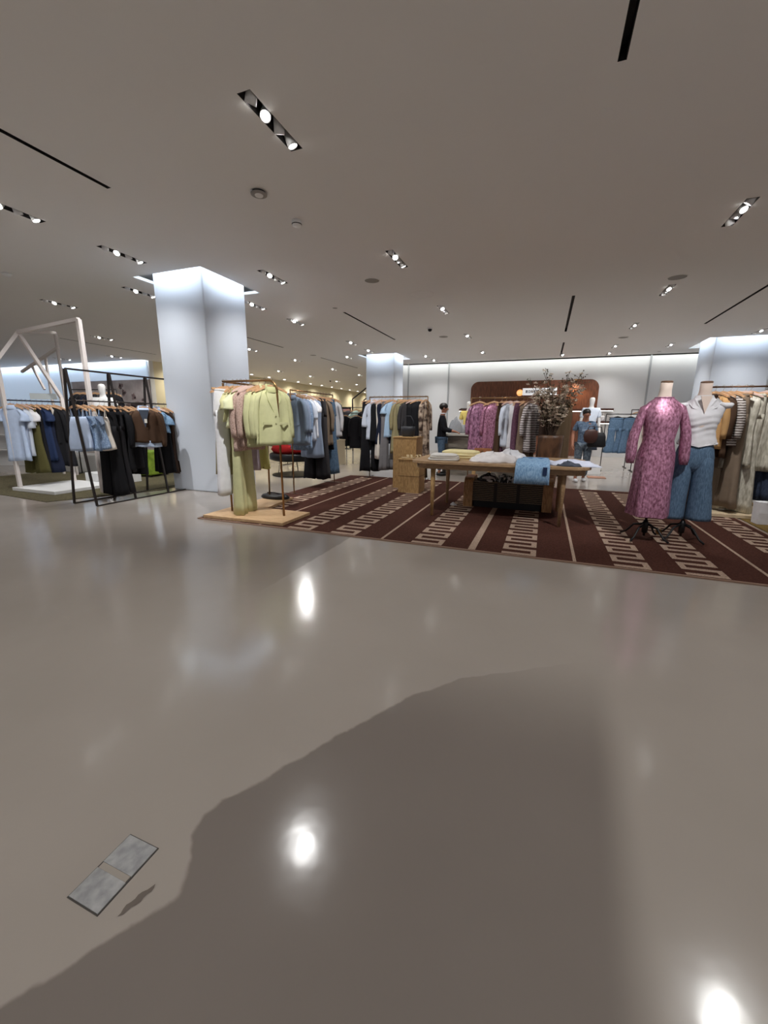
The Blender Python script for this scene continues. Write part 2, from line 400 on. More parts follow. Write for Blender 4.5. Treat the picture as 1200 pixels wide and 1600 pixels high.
MB().lathe([(.07, 0), (.07, -.022), (.0005, -.022)], n=24).build('collar', M_DARK, o)
MB().lathe([(.0005, -.018), (.085, -.020), (.085, -.028), (.07, -.032), (.0005, -.032)], n=24).build('cover_plate', M_GRILL, o)
MB().lathe([(.045, -.032), (.04, -.042), (.0005, -.044)], n=16).build('cap', M_CEIL, o)
o = thing('smoke_detector', (-3.05, 4.9, CH), 'small white smoke detector on the ceiling', 'smoke detector')
MB().lathe([(.06, 0), (.064, -.03), (.05, -.06), (.0005, -.066)], n=20).build('housing', M_HEAD, o, True)
MB().lathe([(.06, -.034), (.062, -.04), (.058, -.046), (.05, -.046)], n=20).build('grille', M_TRAY, o)
o = thing('sprinkler_cover', (.23, 4.18, CH), 'faint flat cover disc in the ceiling near the top slot', 'sprinkler')
MB().lathe([(.05, 0), (.05, -.004), (.0005, -.005)], n=20).build('cover_plate', M_CEIL, o)
o = thing('smoke_detector', (-8.74, 4.85, CH), 'white ceiling detector above the house frame', 'smoke detector')
MB().lathe([(.07, 0), (.07, -.02), (.05, -.035), (.0005, -.038)], n=20).build('housing', M_HEAD, o, True)
for x, y, t in ((-3.04, 11.21, 'black dome camera under the ceiling before the second column'), (-12.73, 23.72, 'black dome camera far down the left aisle')):
    o = thing('mounted_dome_camera', (x, y, CH), t, 'camera')
    MB().lathe([(.075, 0), (.075, -.03), (.06, -.035), (.0005, -.035)], n=20).build('housing', M_HEAD, o)
    MB().ell((0, 0, -.045), (.055, .055, .055)).build('dome', M_BLACKM, o, True)
o = thing('access_hatch', (-2.43, 8.32, CH), 'faint round white access hatch in the ceiling', 'hatch')
MB().lathe([(.24, 0), (.24, -.004), (.225, -.005), (.222, -.001), (.2, -.003), (.0005, -.003)], n=36).build('hatch_lid', M_CEIL, o)  # closed access lid, not an air vent

# ------------------------------------------------------------------ floor box
o = thing('floor_box', (-1.11, .625, 0), 'worn metal floor box with two lids set in the concrete', 'floor box')
MB().bx(-.064, .064, -.1, .1, 0, .002).build('frame', mat('grime', srgb(74, 70, 66), .8), o)
zinc = two_tone('worn_zinc', srgb(142, 143, 144), srgb(176, 176, 176), 'noise', 30, .5, lo=.35, hi=.7)
MB().bx(-.0605, .0605, -.0965, -.012, .002, .0045).build('lid', zinc, o)
MB().bx(-.0605, .0605, .006, .0965, .002, .0045).build('lid', zinc, o)
MB().bx(-.058, .058, -.0115, .0055, .002, .004).build('bridge', mat('bridge_grey', srgb(160, 152, 142), .7), o)
sc = MB(); R_ = [[Vector((-.994+.03*t+s*.011*math.sin(PI*t)**.7+.003*math.sin(17*t), .545+.1*t, .0012)) for s in (-1, 1)] for t in [i/10 for i in range(11)]]
sc.loft(R_, cap=False, closed=False)
tag(sc.build('floor_scuff', mat('scuff', srgb(104, 94, 86), .6)), 'dark scuff streak on the floor beside the metal box', 'scuff mark')

# ------------------------------------------------------------------ rug
def rug():
    b = MB(); X0, X1, Y0, Y1 = -4.37, 2.68, 4.23, 9.1
    b.bx(X0, X1, Y0, Y1, 0.0, .012)
    b.cur = 1
    z0, z1 = .0115, .0135
    for x, w in ((-3.36, .03), (-1.65, .03), (-.62, .075), (.39, .03), (2.0, .03)): b.bx(x-w/2, x+w/2, Y0+.02, Y1-.02, z0, z1)
    for xa, xb in ((-3.98, -3.68), (-2.94, -2.61), (-2.33, -2.0), (-1.3, -.95), (-.31, .03), (.74, 1.05), (1.32, 1.65), (2.3, 2.6)):
        y = Y0+.03; k = 0; p = .155; t = .062
        while y+p+t < Y1:
            b.bx(xa, xb, y, y+t, z0, z1)
            if k % 2: b.bx(xa, xa+.055, y+t, y+p, z0, z1)
            else: b.bx(xb-.055, xb, y+t, y+p, z0, z1)
            y += p; k += 1
    b.cur = 2
    b.bx(X0, X1, Y0-.016, Y0+.004, 0, .015); b.bx(X1-.004, X1+.016, Y0, Y1, 0, .015); b.bx(X0, X1, Y1-.004, Y1+.016, 0, .015)
    br = two_tone('rug_brown', srgb(60, 35, 29), srgb(84, 53, 44), 'noise', 60, .95, (1, 3, 1), spec=.1)
    lt = two_tone('rug_cream', srgb(152, 130, 114), srgb(186, 164, 146), 'noise', 70, .95, spec=.1)
    ed = mat('rug_binding', srgb(150, 122, 104), .9)
    tag(b.build('area_rug', [br, lt, ed]), 'large dark brown rug with cream meander bands and stripes', 'rug')
rug()
tag(MB().bx(2.75, 5.5, 5.3, 8.8, 0, .01).build('area_rug', two_tone('rug_olive', srgb(96, 74, 24), srgb(120, 96, 40), 'noise', 50, .95)), 'olive gold rug at the right picture edge', 'rug')
b = MB(); b.add([(-11.6, 4.25, 0), (-8.7, 4.22, 0), (-7.45, 4.12, 0), (-6.75, 5.7, 0), (-7.2, 7.9, 0), (-11.6, 7.9, 0)]+[(-11.6, 4.25, .01), (-8.7, 4.22, .01), (-7.45, 4.12, .01), (-6.75, 5.7, .01), (-7.2, 7.9, .01), (-11.6, 7.9, .01)],
                [(6, 7, 8, 9, 10, 11)]+[(i, (i+1) % 6, (i+1) % 6+6, i+6) for i in range(6)])
tag(b.build('area_rug', two_tone('rug_moss', srgb(74, 68, 46), srgb(98, 90, 64), 'noise', 40, .95)), 'moss green rug under the white house frame', 'rug')

exec_after = []
# ------------------------------------------------------------------ garments
def hanger(parent, m=None, w=.21, clip=False, y=0):
    b = MB(); n = 9; rings = []
    for i in range(n):
        t = -1+2*i/(n-1); x = t*w; z = -.085-.075*abs(t)**1.4
        h = .017*(1-.35*abs(t)); d = .010 if not clip else .008
        rings.append([Vector((x, y-d, z-h)), Vector((x, y+d, z-h)), Vector((x, y+d, z+h)), Vector((x, y-d, z+h))])
    b.loft(rings)
    if clip: b.bx(-w, w, y-.012, y+.012, -.125, -.10)
    h = b.build('hanger', m or M_HANGER, parent)
    pts = [(0, y, -.09), (0, y, -.045)]+[(.02*math.cos(a)-.0, y, -.018+.021*math.sin(a)) for a in [-PI/2+ k*PI*1.35/8 for k in range(9)]]
    pts = [(0, y, -.09), (0, y, -.052)]+[(.021*math.sin(a), y, -.012-.026*math.cos(a)) for a in [.15+k*(PI*1.45)/8 for k in range(9)]]
    MB().tube(pts, .0022, 6).build('hook', M_CHROME, h, True)
    return h
def lerp(tab, t):
    for (a, va), (c, vc) in zip(tab, tab[1:]):
        if t <= c: return va+(vc-va)*(t-a)/(c-a)
    return tab[-1][1]
def drape(widths, depths, z0, z1, N=13, n=30, fold=.10, k=5, ph=0, slope=.075, sway=0, cx=0, sq=.8, cy=0):
    """rings of hanging cloth: shoulder line at the top, folds growing to the hem"""
    rings = []
    for i in range(N):
        t = i/(N-1); hw, hd = lerp(widths, t), lerp(depths, t); R = []
        for j in range(n):
            a = 2*PI*j/n; c, s_ = math.cos(a), math.sin(a)
            x = hw*math.copysign(abs(c)**sq, c); y = hd*math.copysign(abs(s_)**.9, s_)
            f = 1+fold*min(1, t*1.3)*(math.sin(k*a+ph)*.7+.45*math.sin((k*2+1)*a+ph*1.7+t*1.5))
            y = y*f+hd*fold*2.0*min(1, t*1.2)*math.sin(x*42+ph)*(.6+.4*math.sin(x*17+2*ph)); x *= 1+.25*fold*t*math.sin(3*a+ph)
            u = abs(x)/max(widths[0][1], .01)
            z = z0+(z1-z0)*t-slope*min(u, 1.2)**1.3*(1-t)**3+.012*t*math.sin(2*a+ph)
            R.append(Vector((x+cx+sway*t, y+cy, z)))
        rings.append(R)
    return rings
def sleeve(parent, side, sh, zt, L, m, r0=.068, r1=.05, out=.06, fwd=-.02, flare=0):
    N = 8; rings = []; ph = rnd.random()*6
    for i in range(N):
        t = i/(N-1)
        cx = side*(sh-.035+out*math.sin(min(t*1.6, 1)*PI/2)); z = zt-.02-L*t; cy = fwd*t*t
        r = r0+(r1-r0)*t+flare*t*t
        R = []
        for j in range(12):
            a = 2*PI*j/12
            w = 1+.10*math.sin(2*a+ph+t*7)*min(1, t*2)
            R.append(Vector((cx+r*.8*w*math.cos(a), cy+r*w*.95*math.sin(a), z+ (.04*(1-t)*(-side*math.cos(a)))*(1 if i < 3 else .3))))
        rings.append(R)
    return MB().loft(rings).build('sleeve', m, parent, True)
def garment(name, loc, rz, label, cat, kind, m, L=.8, w=.2, sl=None, collar=False, extra=None, group=None, hw=None, hem=None, fold=.3, depth=.06, z0=-.11, hm=None, m2=None, sm=None):
    g = thing(name, loc, label, cat, rz, group)
    ph = rnd.random()*6; k = rnd.choice((3, 4, 5))
    hanger(g, hm, min(w+.01, .215), kind in ('trousers', 'skirt'))
    sl_m = sm or m
    if kind == 'trousers':
        z0 = -.115; hem = hem or .13
        b = MB(); b.loft(drape([(0, .185), (.5, .2), (1, .21)], [(0, .018), (.3, .045), (1, .06)], z0, z0-.34, 6, 26, fold*.6, 3, ph, 0))
        b.build('hip', m, g, True)
        for s in (-1, 1):
            MB().loft(drape([(0, .1), (.4, .095), (1, hem)], [(0, .058), (.5, .06), (1, .075)], z0-.28, z0-L, 12, 22, fold*.9, 4, ph+s, 0, cx=s*.1, sway=s*.03, cy=0)).build('trouser_leg', m, g, True)
        MB().loft(drape([(0, .187), (1, .19)], [(0, .021), (1, .03)], z0+.002, z0-.035, 2, 26, 0, 3, 0, 0)).build('waistband', m2 or m, g, True)
        return g
    if kind == 'skirt':
        MB().loft(drape([(0, .17), (.3, .2), (1, hem or .27)], [(0, .02), (.3, .05), (1, .08)], -.115, -.115-L, 12, 30, fold*1.4, 6, ph, 0)).build('body', m, g, True)
        MB().loft(drape([(0, .172), (1, .174)], [(0, .024), (1, .03)], -.113, -.15, 2, 26, 0, 3, 0, 0)).build('waistband', m2 or m, g, True)
        return g
    hem = hem or w*1.12
    wd = [(0, w*.93), (.1, w), (.45, w*(.9 if kind == 'dress' else .97)), (1, hem)]
    if kind == 'strap': wd = [(0, w*.78), (.15, w*.85), (.5, w*.85), (1, hem)]; z0 = -.25
    MB().loft(drape(wd, [(0, .022), (.12, depth), (.5, depth*1.1), (1, depth*1.35)], z0, z0-L, 14, 30, fold, k, ph, .075 if kind != 'strap' else .0)).build('body', m, g, True)
    if kind == 'strap':
        for s in (-1, 1): MB().tube([(s*w*.55, -.015, z0-.01), (s*w*.62, 0, -.115), (s*w*.55, .015, z0-.01)], .007, 6).build('strap', m, g)
        if extra == 'ruffle':
            R = []
            for i in range(4):
                t = i/3; R.append([Vector(((w*.86+.02*t)*math.cos(a), (.05+.028*t)*math.sin(a)*(1+.3*t*math.sin(9*a)), z0+.01-.13*t-.015*t*math.sin(8*a))) for a in [2*PI*j/40 for j in range(40)]])
            MB().loft(R, cap=False).build('ruffle', m2 or m, g, True)
        return g
    if sl:
        Ls, r1, fl = {'short': (.2, .075, .02), 'long': (.56, .045, 0), 'bell': (.5, .06, .03), 'elbow': (.32, .06, .01)}[sl]
        for s in (-1, 1): sleeve(g, s, w, z0-.055, Ls, sl_m, r1=r1, flare=fl)
    if collar:
        R = []
        for i, (r, z) in enumerate(((.062, -.115), (.058, -.085), (.066, -.072), (.09, -.118), (.086, -.124))):
            R.append([Vector((r*1.1*math.cos(a), r*.62*math.sin(a)-.004, z+(.012 if math.sin(a) > 0 else -.012*i))) for a in [2*PI*j/18 for j in range(18)]])
        MB().loft(R, cap=False).build('collar', m2 or m, g, True)
    if extra in ('lapels', 'blazer'):
        f = depth*1.04
        for s in (-1, 1):
            b = MB(); P = [(s*.045, -.02, -.10), (s*.105, -f*.75, -.17), (s*.085, -f-.008, -.27), (s*.012, -f-.012, -.42), (s*.012, -f-.004, -.40)]
            Q = [(x, y+.007, z) for x, y, z in P]
            nP = len(P); b.add(P+Q, [tuple(range(nP)), tuple(range(2*nP-1, nP-1, -1))]+[(i, (i+1) % nP, (i+1) % nP+nP, i+nP) for i in range(nP)])
            b.build('lapel', m2 or m, g)
            MB().box((s*.11, -depth*1.3-.004, z0-L*.62), (.12, .012, .035)).build('pocket_flap', m, g, bev=.003)
        for k_ in range(2): MB().lathe([(.0005, 0), (.011, 0), (.011, .005), (.0005, .006)], n=10).build('button', M_DARK if extra == 'blazer' else m, g).matrix_basis = Matrix.Translation((.0, -depth*1.35-.012, -.45-.1*k_)) @ Euler((PI/2, 0, 0)).to_matrix().to_4x4()
    if extra == 'tag':
        MB().box((.02, -depth*1.5-.01, -.34), (.045, .004, .07)).build('price_tag', M_TAG, g)
    if extra == 'shirt_under':
        MB().loft(drape([(0, w*.95), (1, w*1.05)], [(0, depth*.9), (1, depth*1.1)], z0-L*.95, z0-L*1.13, 5, 30, fold, k, ph, 0)).build('shirt_tail', m2, g, True)
        b = MB(); b.add([(-.075, -depth*1.2, -.13), (.075, -depth*1.2, -.13), (0, -depth*1.42, -.42), (-.075, -depth*1.0, -.13), (.075, -depth*1.0, -.13), (0, -depth*1.2, -.42)], [(0, 2, 1), (3, 4, 5), (0, 1, 4, 3), (1, 2, 5, 4), (2, 0, 3, 5)])
        b.build('shirt_front', fab(70, 78, 92), g)
        MB().box((.012, -depth*1.5-.012, -.31), (.04, .004, .065)).build('price_tag', M_TAG, g)
    return g
# ------------------------------------------------------------------ fabrics
SEQ = two_tone('sequin_pink', srgb(124, 72, 94), srgb(226, 166, 198), 'noise', 55, .44, (1, 1, .5), .34, .78, metal=.4)
SEQP = two_tone('sequin_plum', srgb(106, 66, 90), srgb(188, 136, 168), 'noise', 30, .38, (1, 1, .6), .38, .66, metal=.2)
PLUM = two_tone('plum_cloth', srgb(76, 46, 64), srgb(112, 72, 94), 'noise', 30, .8, (6, 6, 1))
TWEED = two_tone('pink_tweed', srgb(150, 124, 112), srgb(206, 178, 166), 'noise', 120, .9)
STRIPE = two_tone('ribbed_stripe', srgb(86, 72, 66), srgb(206, 200, 196), 'wave', 9, .85, lo=.4, hi=.6)
STRIPE2 = two_tone('grey_stripe', srgb(120, 112, 112), srgb(214, 208, 208), 'wave', 7, .85, lo=.35, hi=.6)
SAND = two_tone('beaded_sand', srgb(164, 158, 142), srgb(212, 208, 194), 'noise', 40, .45, (1, 1, .3), .35, .7)
DENIM = two_tone('denim_mid', srgb(72, 96, 122), srgb(96, 122, 148), 'noise', 40, .9, (3, 3, .6))
DENIMD = two_tone('denim_dark', srgb(30, 40, 60), srgb(48, 60, 84), 'noise', 40, .9, (3, 3, .6))
DENIML = two_tone('denim_light', srgb(108, 146, 186), srgb(150, 184, 214), 'noise', 30, .9, (3, 3, .8))
CHAMB = two_tone('chambray', srgb(112, 136, 168), srgb(146, 168, 196), 'noise', 50, .9)
PALEB = fab(184, 200, 226); SKYB = fab(168, 196, 222); BLUEB = fab(122, 138, 158); BLUEG = fab(138, 152, 174); ICE = fab(206, 214, 228)
WHT = fab(226, 226, 230); OFFW = fab(222, 214, 204); BLK = fab(20, 20, 24); BLK2 = fab(30, 29, 33); NAVY = fab(24, 30, 50); INK = fab(34, 48, 80)
OLIVE = fab(84, 80, 44); KHAKI = fab(150, 140, 106); LIME = fab(198, 198, 152); LIME2 = fab(210, 208, 158); PISTA = fab(220, 222, 182); MOSS = fab(142, 136, 104)
BROWN = fab(72, 52, 38); BROWN2 = fab(58, 42, 34); TAUPE = fab(124, 108, 92); CAMEL = fab(186, 146, 98); CHAR = fab(58, 56, 58); GREY = fab(118, 116, 118); LILAC = fab(176, 164, 176); CHOC = fab(52, 36, 30)
def row(rack, end, group, items, pos):
    for i, it in enumerate(items):
        t, name, desc, cat, kind, m, rz = it[:7]; kw = it[7] if len(it) > 7 else {}
        garment(name, pos(t), rz, '%s, %s from %s on the %s' % (desc, ORD[i], end, rack), cat, kind, m, group=group, **kw)

# ---- black A-frame rack on the left
def a_frame():
    r = thing('clothes_rack', (-6.65, 5.22, 0), 'blackened steel A-frame clothes rack left of the big column', 'clothes rack')
    b = MB(); b.bar((0, -1.0, 2.05), (0, 1.01, 2.05), .026); b.build('top_bar', M_STEEL, r)
    for y in (-1.0, -.34, .32, 1.01):
        for s in (-1, 1): MB().bar((s*.012, y, 2.05), (s*.265, y, .01), .028).build('leg', M_STEEL, r)
        MB().bar((-.07, y, 1.6), (.07, y, 1.6), .018).build('cross_bar', M_STEEL, r)
    MB().tube([(0, -1.0, 1.6), (0, 1.01, 1.6)], .011).build('hanging_rail', M_STEEL, r, True)
    MB().tube([(0, -.02, 1.6), (.33, -.02, 1.6)], .009).build('face_out_arm', M_STEEL, r, True)
    for s in (-1, 1): MB().bar((s*.265, -1.0, .011), (s*.265, 1.01, .011), .02).build('floor_bar', M_STEEL, r)
a_frame()
R0 = 0
row('black A-frame rack', 'near end', 'clothes on the A-frame rack', [
    (4.30, 'ruffle_top', 'pale blue strapless top', 'top', 'strap', PALEB, .15, dict(L=.5, w=.19, hm=M_HANGER)),
    (4.42, 'ruffle_top', 'blue chambray top with ruffled neckline', 'top', 'strap', CHAMB, .1, dict(L=.52, w=.2, extra='ruffle')),
    (4.54, 'camisole', 'chambray camisole', 'top', 'strap', CHAMB, .2, dict(L=.5, w=.19, extra='ruffle', m2=BLUEG)),
    (4.66, 'camisole', 'cream camisole', 'top', 'strap', OFFW, 0, dict(L=.52, w=.18)),
    (4.74, 'trousers', 'black wide trousers', 'trousers', 'trousers', BLK, .1, dict(L=1.4)),
    (4.86, 'trousers', 'charcoal pleated trousers', 'trousers', 'trousers', BLK2, 0, dict(L=1.38)),
    (4.98, 'coat', 'long black coat', 'coat', 'coat', BLK, 0, dict(L=1.05, sl='long', collar=True, w=.21)),
    (5.10, 'coat', 'black wool coat', 'coat', 'coat', BLK2, .05, dict(L=1.0, sl='long', w=.21)),
    (5.2, 'dress', 'black sleeveless dress', 'dress', 'dress', BLK, 0, dict(L=1.12)),
    (5.58, 'jacket', 'brown long sleeved jacket', 'jacket', 'jacket', BROWN, .2, dict(L=.6, sl='long')),
    (5.68, 'denim_shirt', 'light denim short sleeved shirt', 'shirt', 'shirt', DENIML, .6, dict(L=.42, sl='short', collar=True, hm=M_PALEH)),
    (5.76, 'dress', 'black midi dress', 'dress', 'dress', BLK, .1, dict(L=1.15)),
    (5.88, 'dress', 'dark brown dress', 'dress', 'dress', BROWN2, 0, dict(L=1.18)),
    (5.98, 'trousers', 'brown wool trousers', 'trousers', 'trousers', BROWN2, .1, dict(L=1.15)),
    (6.10, 'jacket', 'black long sleeved jacket', 'jacket', 'jacket', BLK, .25, dict(L=.66, sl='long', w=.21)),
], lambda t: (-6.65, t, 1.6+.011))

garment('jacket_outfit', (-6.36, 5.2, 1.611), .92, 'brown jacket over blue shirt with white tag, facing out on the A-frame rack', 'outfit', 'vest', BROWN, group='clothes on the A-frame rack', L=.56, w=.23, sl='long', collar=True, extra='shirt_under', m2=PALEB, depth=.075)
# ---- white house frame with its rack
def house():
    r = thing('house_frame', (-9.0, 5.1, 0), 'white house shaped display frame at the far left', 'display frame')
    WM = mat('white_lacquer', srgb(214, 206, 202), .5)
    o = Vector((-9.0, 5.1, 0)); V = lambda x, y, z: Vector((x, y, z))-o
    L0, L1 = V(-9.03, 4.62, .06), V(-9.03, 4.62, 2.3); R0_, R1 = V(-8.93, 5.52, .06), V(-8.93, 5.52, 1.72)
    A = V(-8.9, 4.95, 2.82); P1, P0 = V(-7.2, 4.9, 2.9), V(-7.2, 4.9, .06)
    for n, a, b_, w in (('post', L0, L1, .055), ('post', R0_, R1, .055), ('rafter', L1, A, .055), ('rafter', A, R1, .055), ('ridge_beam', A, P1, .055), ('post', P1, P0, .06),
                        ('post', V(-9.9, 6.2, .06), V(-9.9, 6.2, 3.1), .045), ('ridge_beam', V(-9.9, 6.2, 3.1), V(-8.9, 4.95, 2.82), .045), ('tie_beam', V(-11.25, 6.2, 2.35), V(-9.88, 6.2, 2.8), .05), ('brace', V(-10.85, 6.2, 2.45), V(-10.55, 6.2, 1.95), .04), ('post', V(-10.35, 6.2, .06), V(-10.35, 6.2, 2.62), .04)):
        MB().bar(a, b_, w).build(n, WM, r)
    MB().tube([V(-9.03, 4.62, 1.64), V(-8.93, 5.52, 1.64)], .012).build('hanging_rail', M_BLACKM, r, True)
    MB().bx(-.15, 1.05, -.55, .55, .01, .07).build('plinth', M_WHITE, r, bev=.006)
house()
tag(MB().box((-9.6, 5.6, 1.76), (.5, .02, .12), Euler((0, 0, .5)).to_matrix()).build('sign_card', mat('frosted_card', srgb(196, 204, 206), .4)), 'blank pale sign card standing above the house frame rail', 'sign')
row('white house frame', 'near end', 'clothes on the house frame', [
    (4.68, 'shirt_dress', 'pale blue shirt dress', 'dress', 'shirt', PALEB, .35, dict(L=.98, sl='short', collar=True, w=.2)),
    (4.78, 'blouse', 'pale blue blouse with dark tie', 'blouse', 'shirt', ICE, .3, dict(L=.9, sl='elbow')),
    (4.86, 'top', 'white short top', 'top', 'shirt', WHT, .3, dict(L=.35, sl='short', hm=M_PALEH)),
    (4.93, 'trousers', 'olive trousers', 'trousers', 'trousers', OLIVE, .1, dict(L=1.22)),
    (5.01, 'dress', 'long black dress', 'dress', 'dress', BLK, .1, dict(L=1.2)),
    (5.10, 'jumpsuit', 'indigo short sleeved jumpsuit', 'jumpsuit', 'shirt', INK, .3, dict(L=1.02, sl='short')),
    (5.19, 'dress', 'navy dress', 'dress', 'dress', NAVY, .1, dict(L=1.24)),
    (5.29, 'blazer', 'black blazer over a cream blouse', 'blazer', 'blazer', BLK, .6, dict(L=1.1, sl='long', extra='lapels', m2=OFFW, w=.22)),
    (5.41, 'coat', 'black straight coat', 'coat', 'coat', BLK2, .3, dict(L=1.15, sl='long', w=.22)),
], lambda t: (-8.98, t, 1.652))
# small steel rack behind the A-frame
def plain_rack(name, p0, p1, h, label, m, foot=.25, deck=None, r=.012, feet=True):
    p0 = Vector(p0); p1 = Vector(p1); c = (p0+p1)/2; t = (p1-p0).normalized(); s = Vector((-t.y, t.x, 0))
    o = thing(name, (c.x, c.y, 0), label, 'clothes rack'); a, b_ = p0-c, p1-c
    up = Vector((0, 0, h)); base = Vector((0, 0, deck or .015)); q = .06
    MB().tube([a+up, b_+up], r).build('hanging_rail', m, o, True)
    for e in (a, b_):
        MB().tube([e+base, e+up], r*.95).build('post', m, o, True)
        if feet: MB().bar(e-s*foot+Vector((0, 0, .013)), e+s*foot+Vector((0, 0, .013)), .026, .018).build('foot_bar', M_CHROME if m is M_GOLD else m, o)
    return o
plain_rack('clothes_rack', (-10.5, 6.7, 0), (-9.35, 7.0, 0), 1.98, 'black steel clothes rack half hidden behind the A-frame rack', M_BLACKM)
row('rack behind the A-frame', 'near end', 'dark clothes behind the A-frame rack', [
    (.08+.1*i, 'jacket', ('black cropped jacket', 'black knit jacket', 'navy jacket', 'black lapel jacket', 'charcoal jacket', 'black short coat', 'plain black jacket')[i], 'jacket', 'jacket', (BLK, BLK2, NAVY, BLK, CHAR, BLK, BLK2)[i], .3, dict(L=.8, sl='long')) for i in range(7)
], lambda t: (-10.42+1.0*t/.7, 6.72+.26*t/.7, 1.992))

# ---- brass corner rack on its plywood deck
def corner_rack():
    r = thing('corner_clothes_rack', (-4.1, 4.6, 0), 'brass tube corner rack with rounded ends on plywood deck', 'clothes rack')
    R_ = .014; z = 1.84; h0 = .055
    MB().tube([(0, 0, h0), (0, 0, z-.02)], R_, 10).build('post', M_GOLD, r, True)
    arc = lambda p, q, n=7: [Vector(p)+(Vector(q[0])*(math.sin(k*PI/2/n))+Vector(q[1])*(1-math.cos(k*PI/2/n))) for k in range(n+1)]
    MB().tube([(0, 0, z)]+arc((.72, .015, z), ((.13, .0, 0), (0, 0, -.13)))+[(.86, .03, h0)], R_, 10).build('front_arm', M_GOLD, r, True)
    MB().tube([(0, 0, z)]+arc((-.05, .85, z), ((0, .13, 0), (0, 0, -.13)))+[(-.07, .98, h0)], R_, 10).build('side_arm', M_GOLD, r, True)
corner_rack()
b = MB()
P = [(-4.3, 4.25), (-3.03, 4.28), (-3.03, 4.96), (-3.78, 4.96), (-3.9, 5.85), (-4.32, 5.85)]
b.add([(x, y, .015) for x, y in P]+[(x, y, .055) for x, y in P], [(5, 4, 3, 2, 1, 0), (6, 7, 8, 9, 10, 11)]+[(i, (i+1) % 6, (i+1) % 6+6, i+6) for i in range(6)])
tag(b.build('display_deck', M_PLY, bev=.003), 'low L-shaped plywood deck carrying the brass corner rack', 'display platform')
row('brass rack', 'left', 'green and pink clothes on the brass rack', [
    (.0, 'slip_dress', 'khaki slip dress', 'dress', 'strap', KHAKI, 1.3, dict(L=1.0, w=.19)),
    (.05, 'white_trousers', 'loose white trousers', 'trousers', 'trousers', WHT, 1.2, dict(L=1.42, hem=.12)),
    (.16, 'top', 'pale yellow green short top', 'top', 'shirt', LIME2, 1.75, dict(L=.42, sl='short')),
    (.23, 'wide_trousers', 'floor length pale green satin trousers', 'trousers', 'trousers', LIME, 1.75, dict(L=1.68, hem=.105)),
    (.29, 'tee', 'mint green short sleeved tee', 't-shirt', 'shirt', PISTA, 1.4, dict(L=.5, sl='short', w=.21)),
    (.37, 'tweed_jacket', 'pink tweed jacket', 'jacket', 'jacket', TWEED, 1.25, dict(L=.8, sl='long', hm=M_PALEH)),
    (.46, 'tweed_jacket', 'rose tweed jacket', 'jacket', 'jacket', TWEED, 1.3, dict(L=.76, sl='long', hm=M_PALEH)),
    (.58, 'blazer', 'pistachio green blazer', 'blazer', 'blazer', LIME, 1.4, dict(L=.74, sl='long', w=.21)),
    (.67, 'blazer', 'soft green blazer', 'blazer', 'blazer', LIME, 1.35, dict(L=.72, sl='long', w=.21, collar=True)),
    (.77, 'blazer', 'open green linen blazer with lapels', 'blazer', 'blazer', LIME, 1.05, dict(L=.72, sl='long', w=.22, collar=True, extra='lapels', hem=.27, m2=fab(186, 188, 138))),
], lambda t: (-4.1+t, 4.61, 1.853))
row('brass rack side arm', 'corner', 'clothes on the side arm of the brass rack', [
    (.45, 'dress', 'lilac sleeveless dress', 'dress', 'dress', LILAC, .35, dict(L=1.15, w=.18)),
    (.62, 'dress', 'yellow green dress with black motifs', 'dress', 'dress', two_tone('lime_black', srgb(24, 24, 22), srgb(206, 206, 130), 'vor', 7, .8, lo=.12, hi=.16), .5, dict(L=1.15, w=.2)),
], lambda t: (-4.14, 4.6+t, 1.853))
# black shoes / bag on the deck
o = thing('folded_bag', (-4.12, 5.66, .055), 'flat black leather bag lying on the plywood deck', 'bag')
b = MB(); b.loft([[Vector((r*1.25*math.cos(a), r*.62*math.sin(a), z)) for a in [2*PI*k/20 for k in range(20)]] for r, z in ((.20, 0), (.22, .02), (.19, .06), (.12, .085))]); b.build('body', mat('black_leather', srgb(30, 26, 27), .45), o, True)
MB().tube([(-.15, 0, .07), (-.1, -.06, .1), (.05, -.08, .11), (.17, 0, .07)], .012).build('handle', mat('black_leather', srgb(30, 26, 27), .45), o, True)

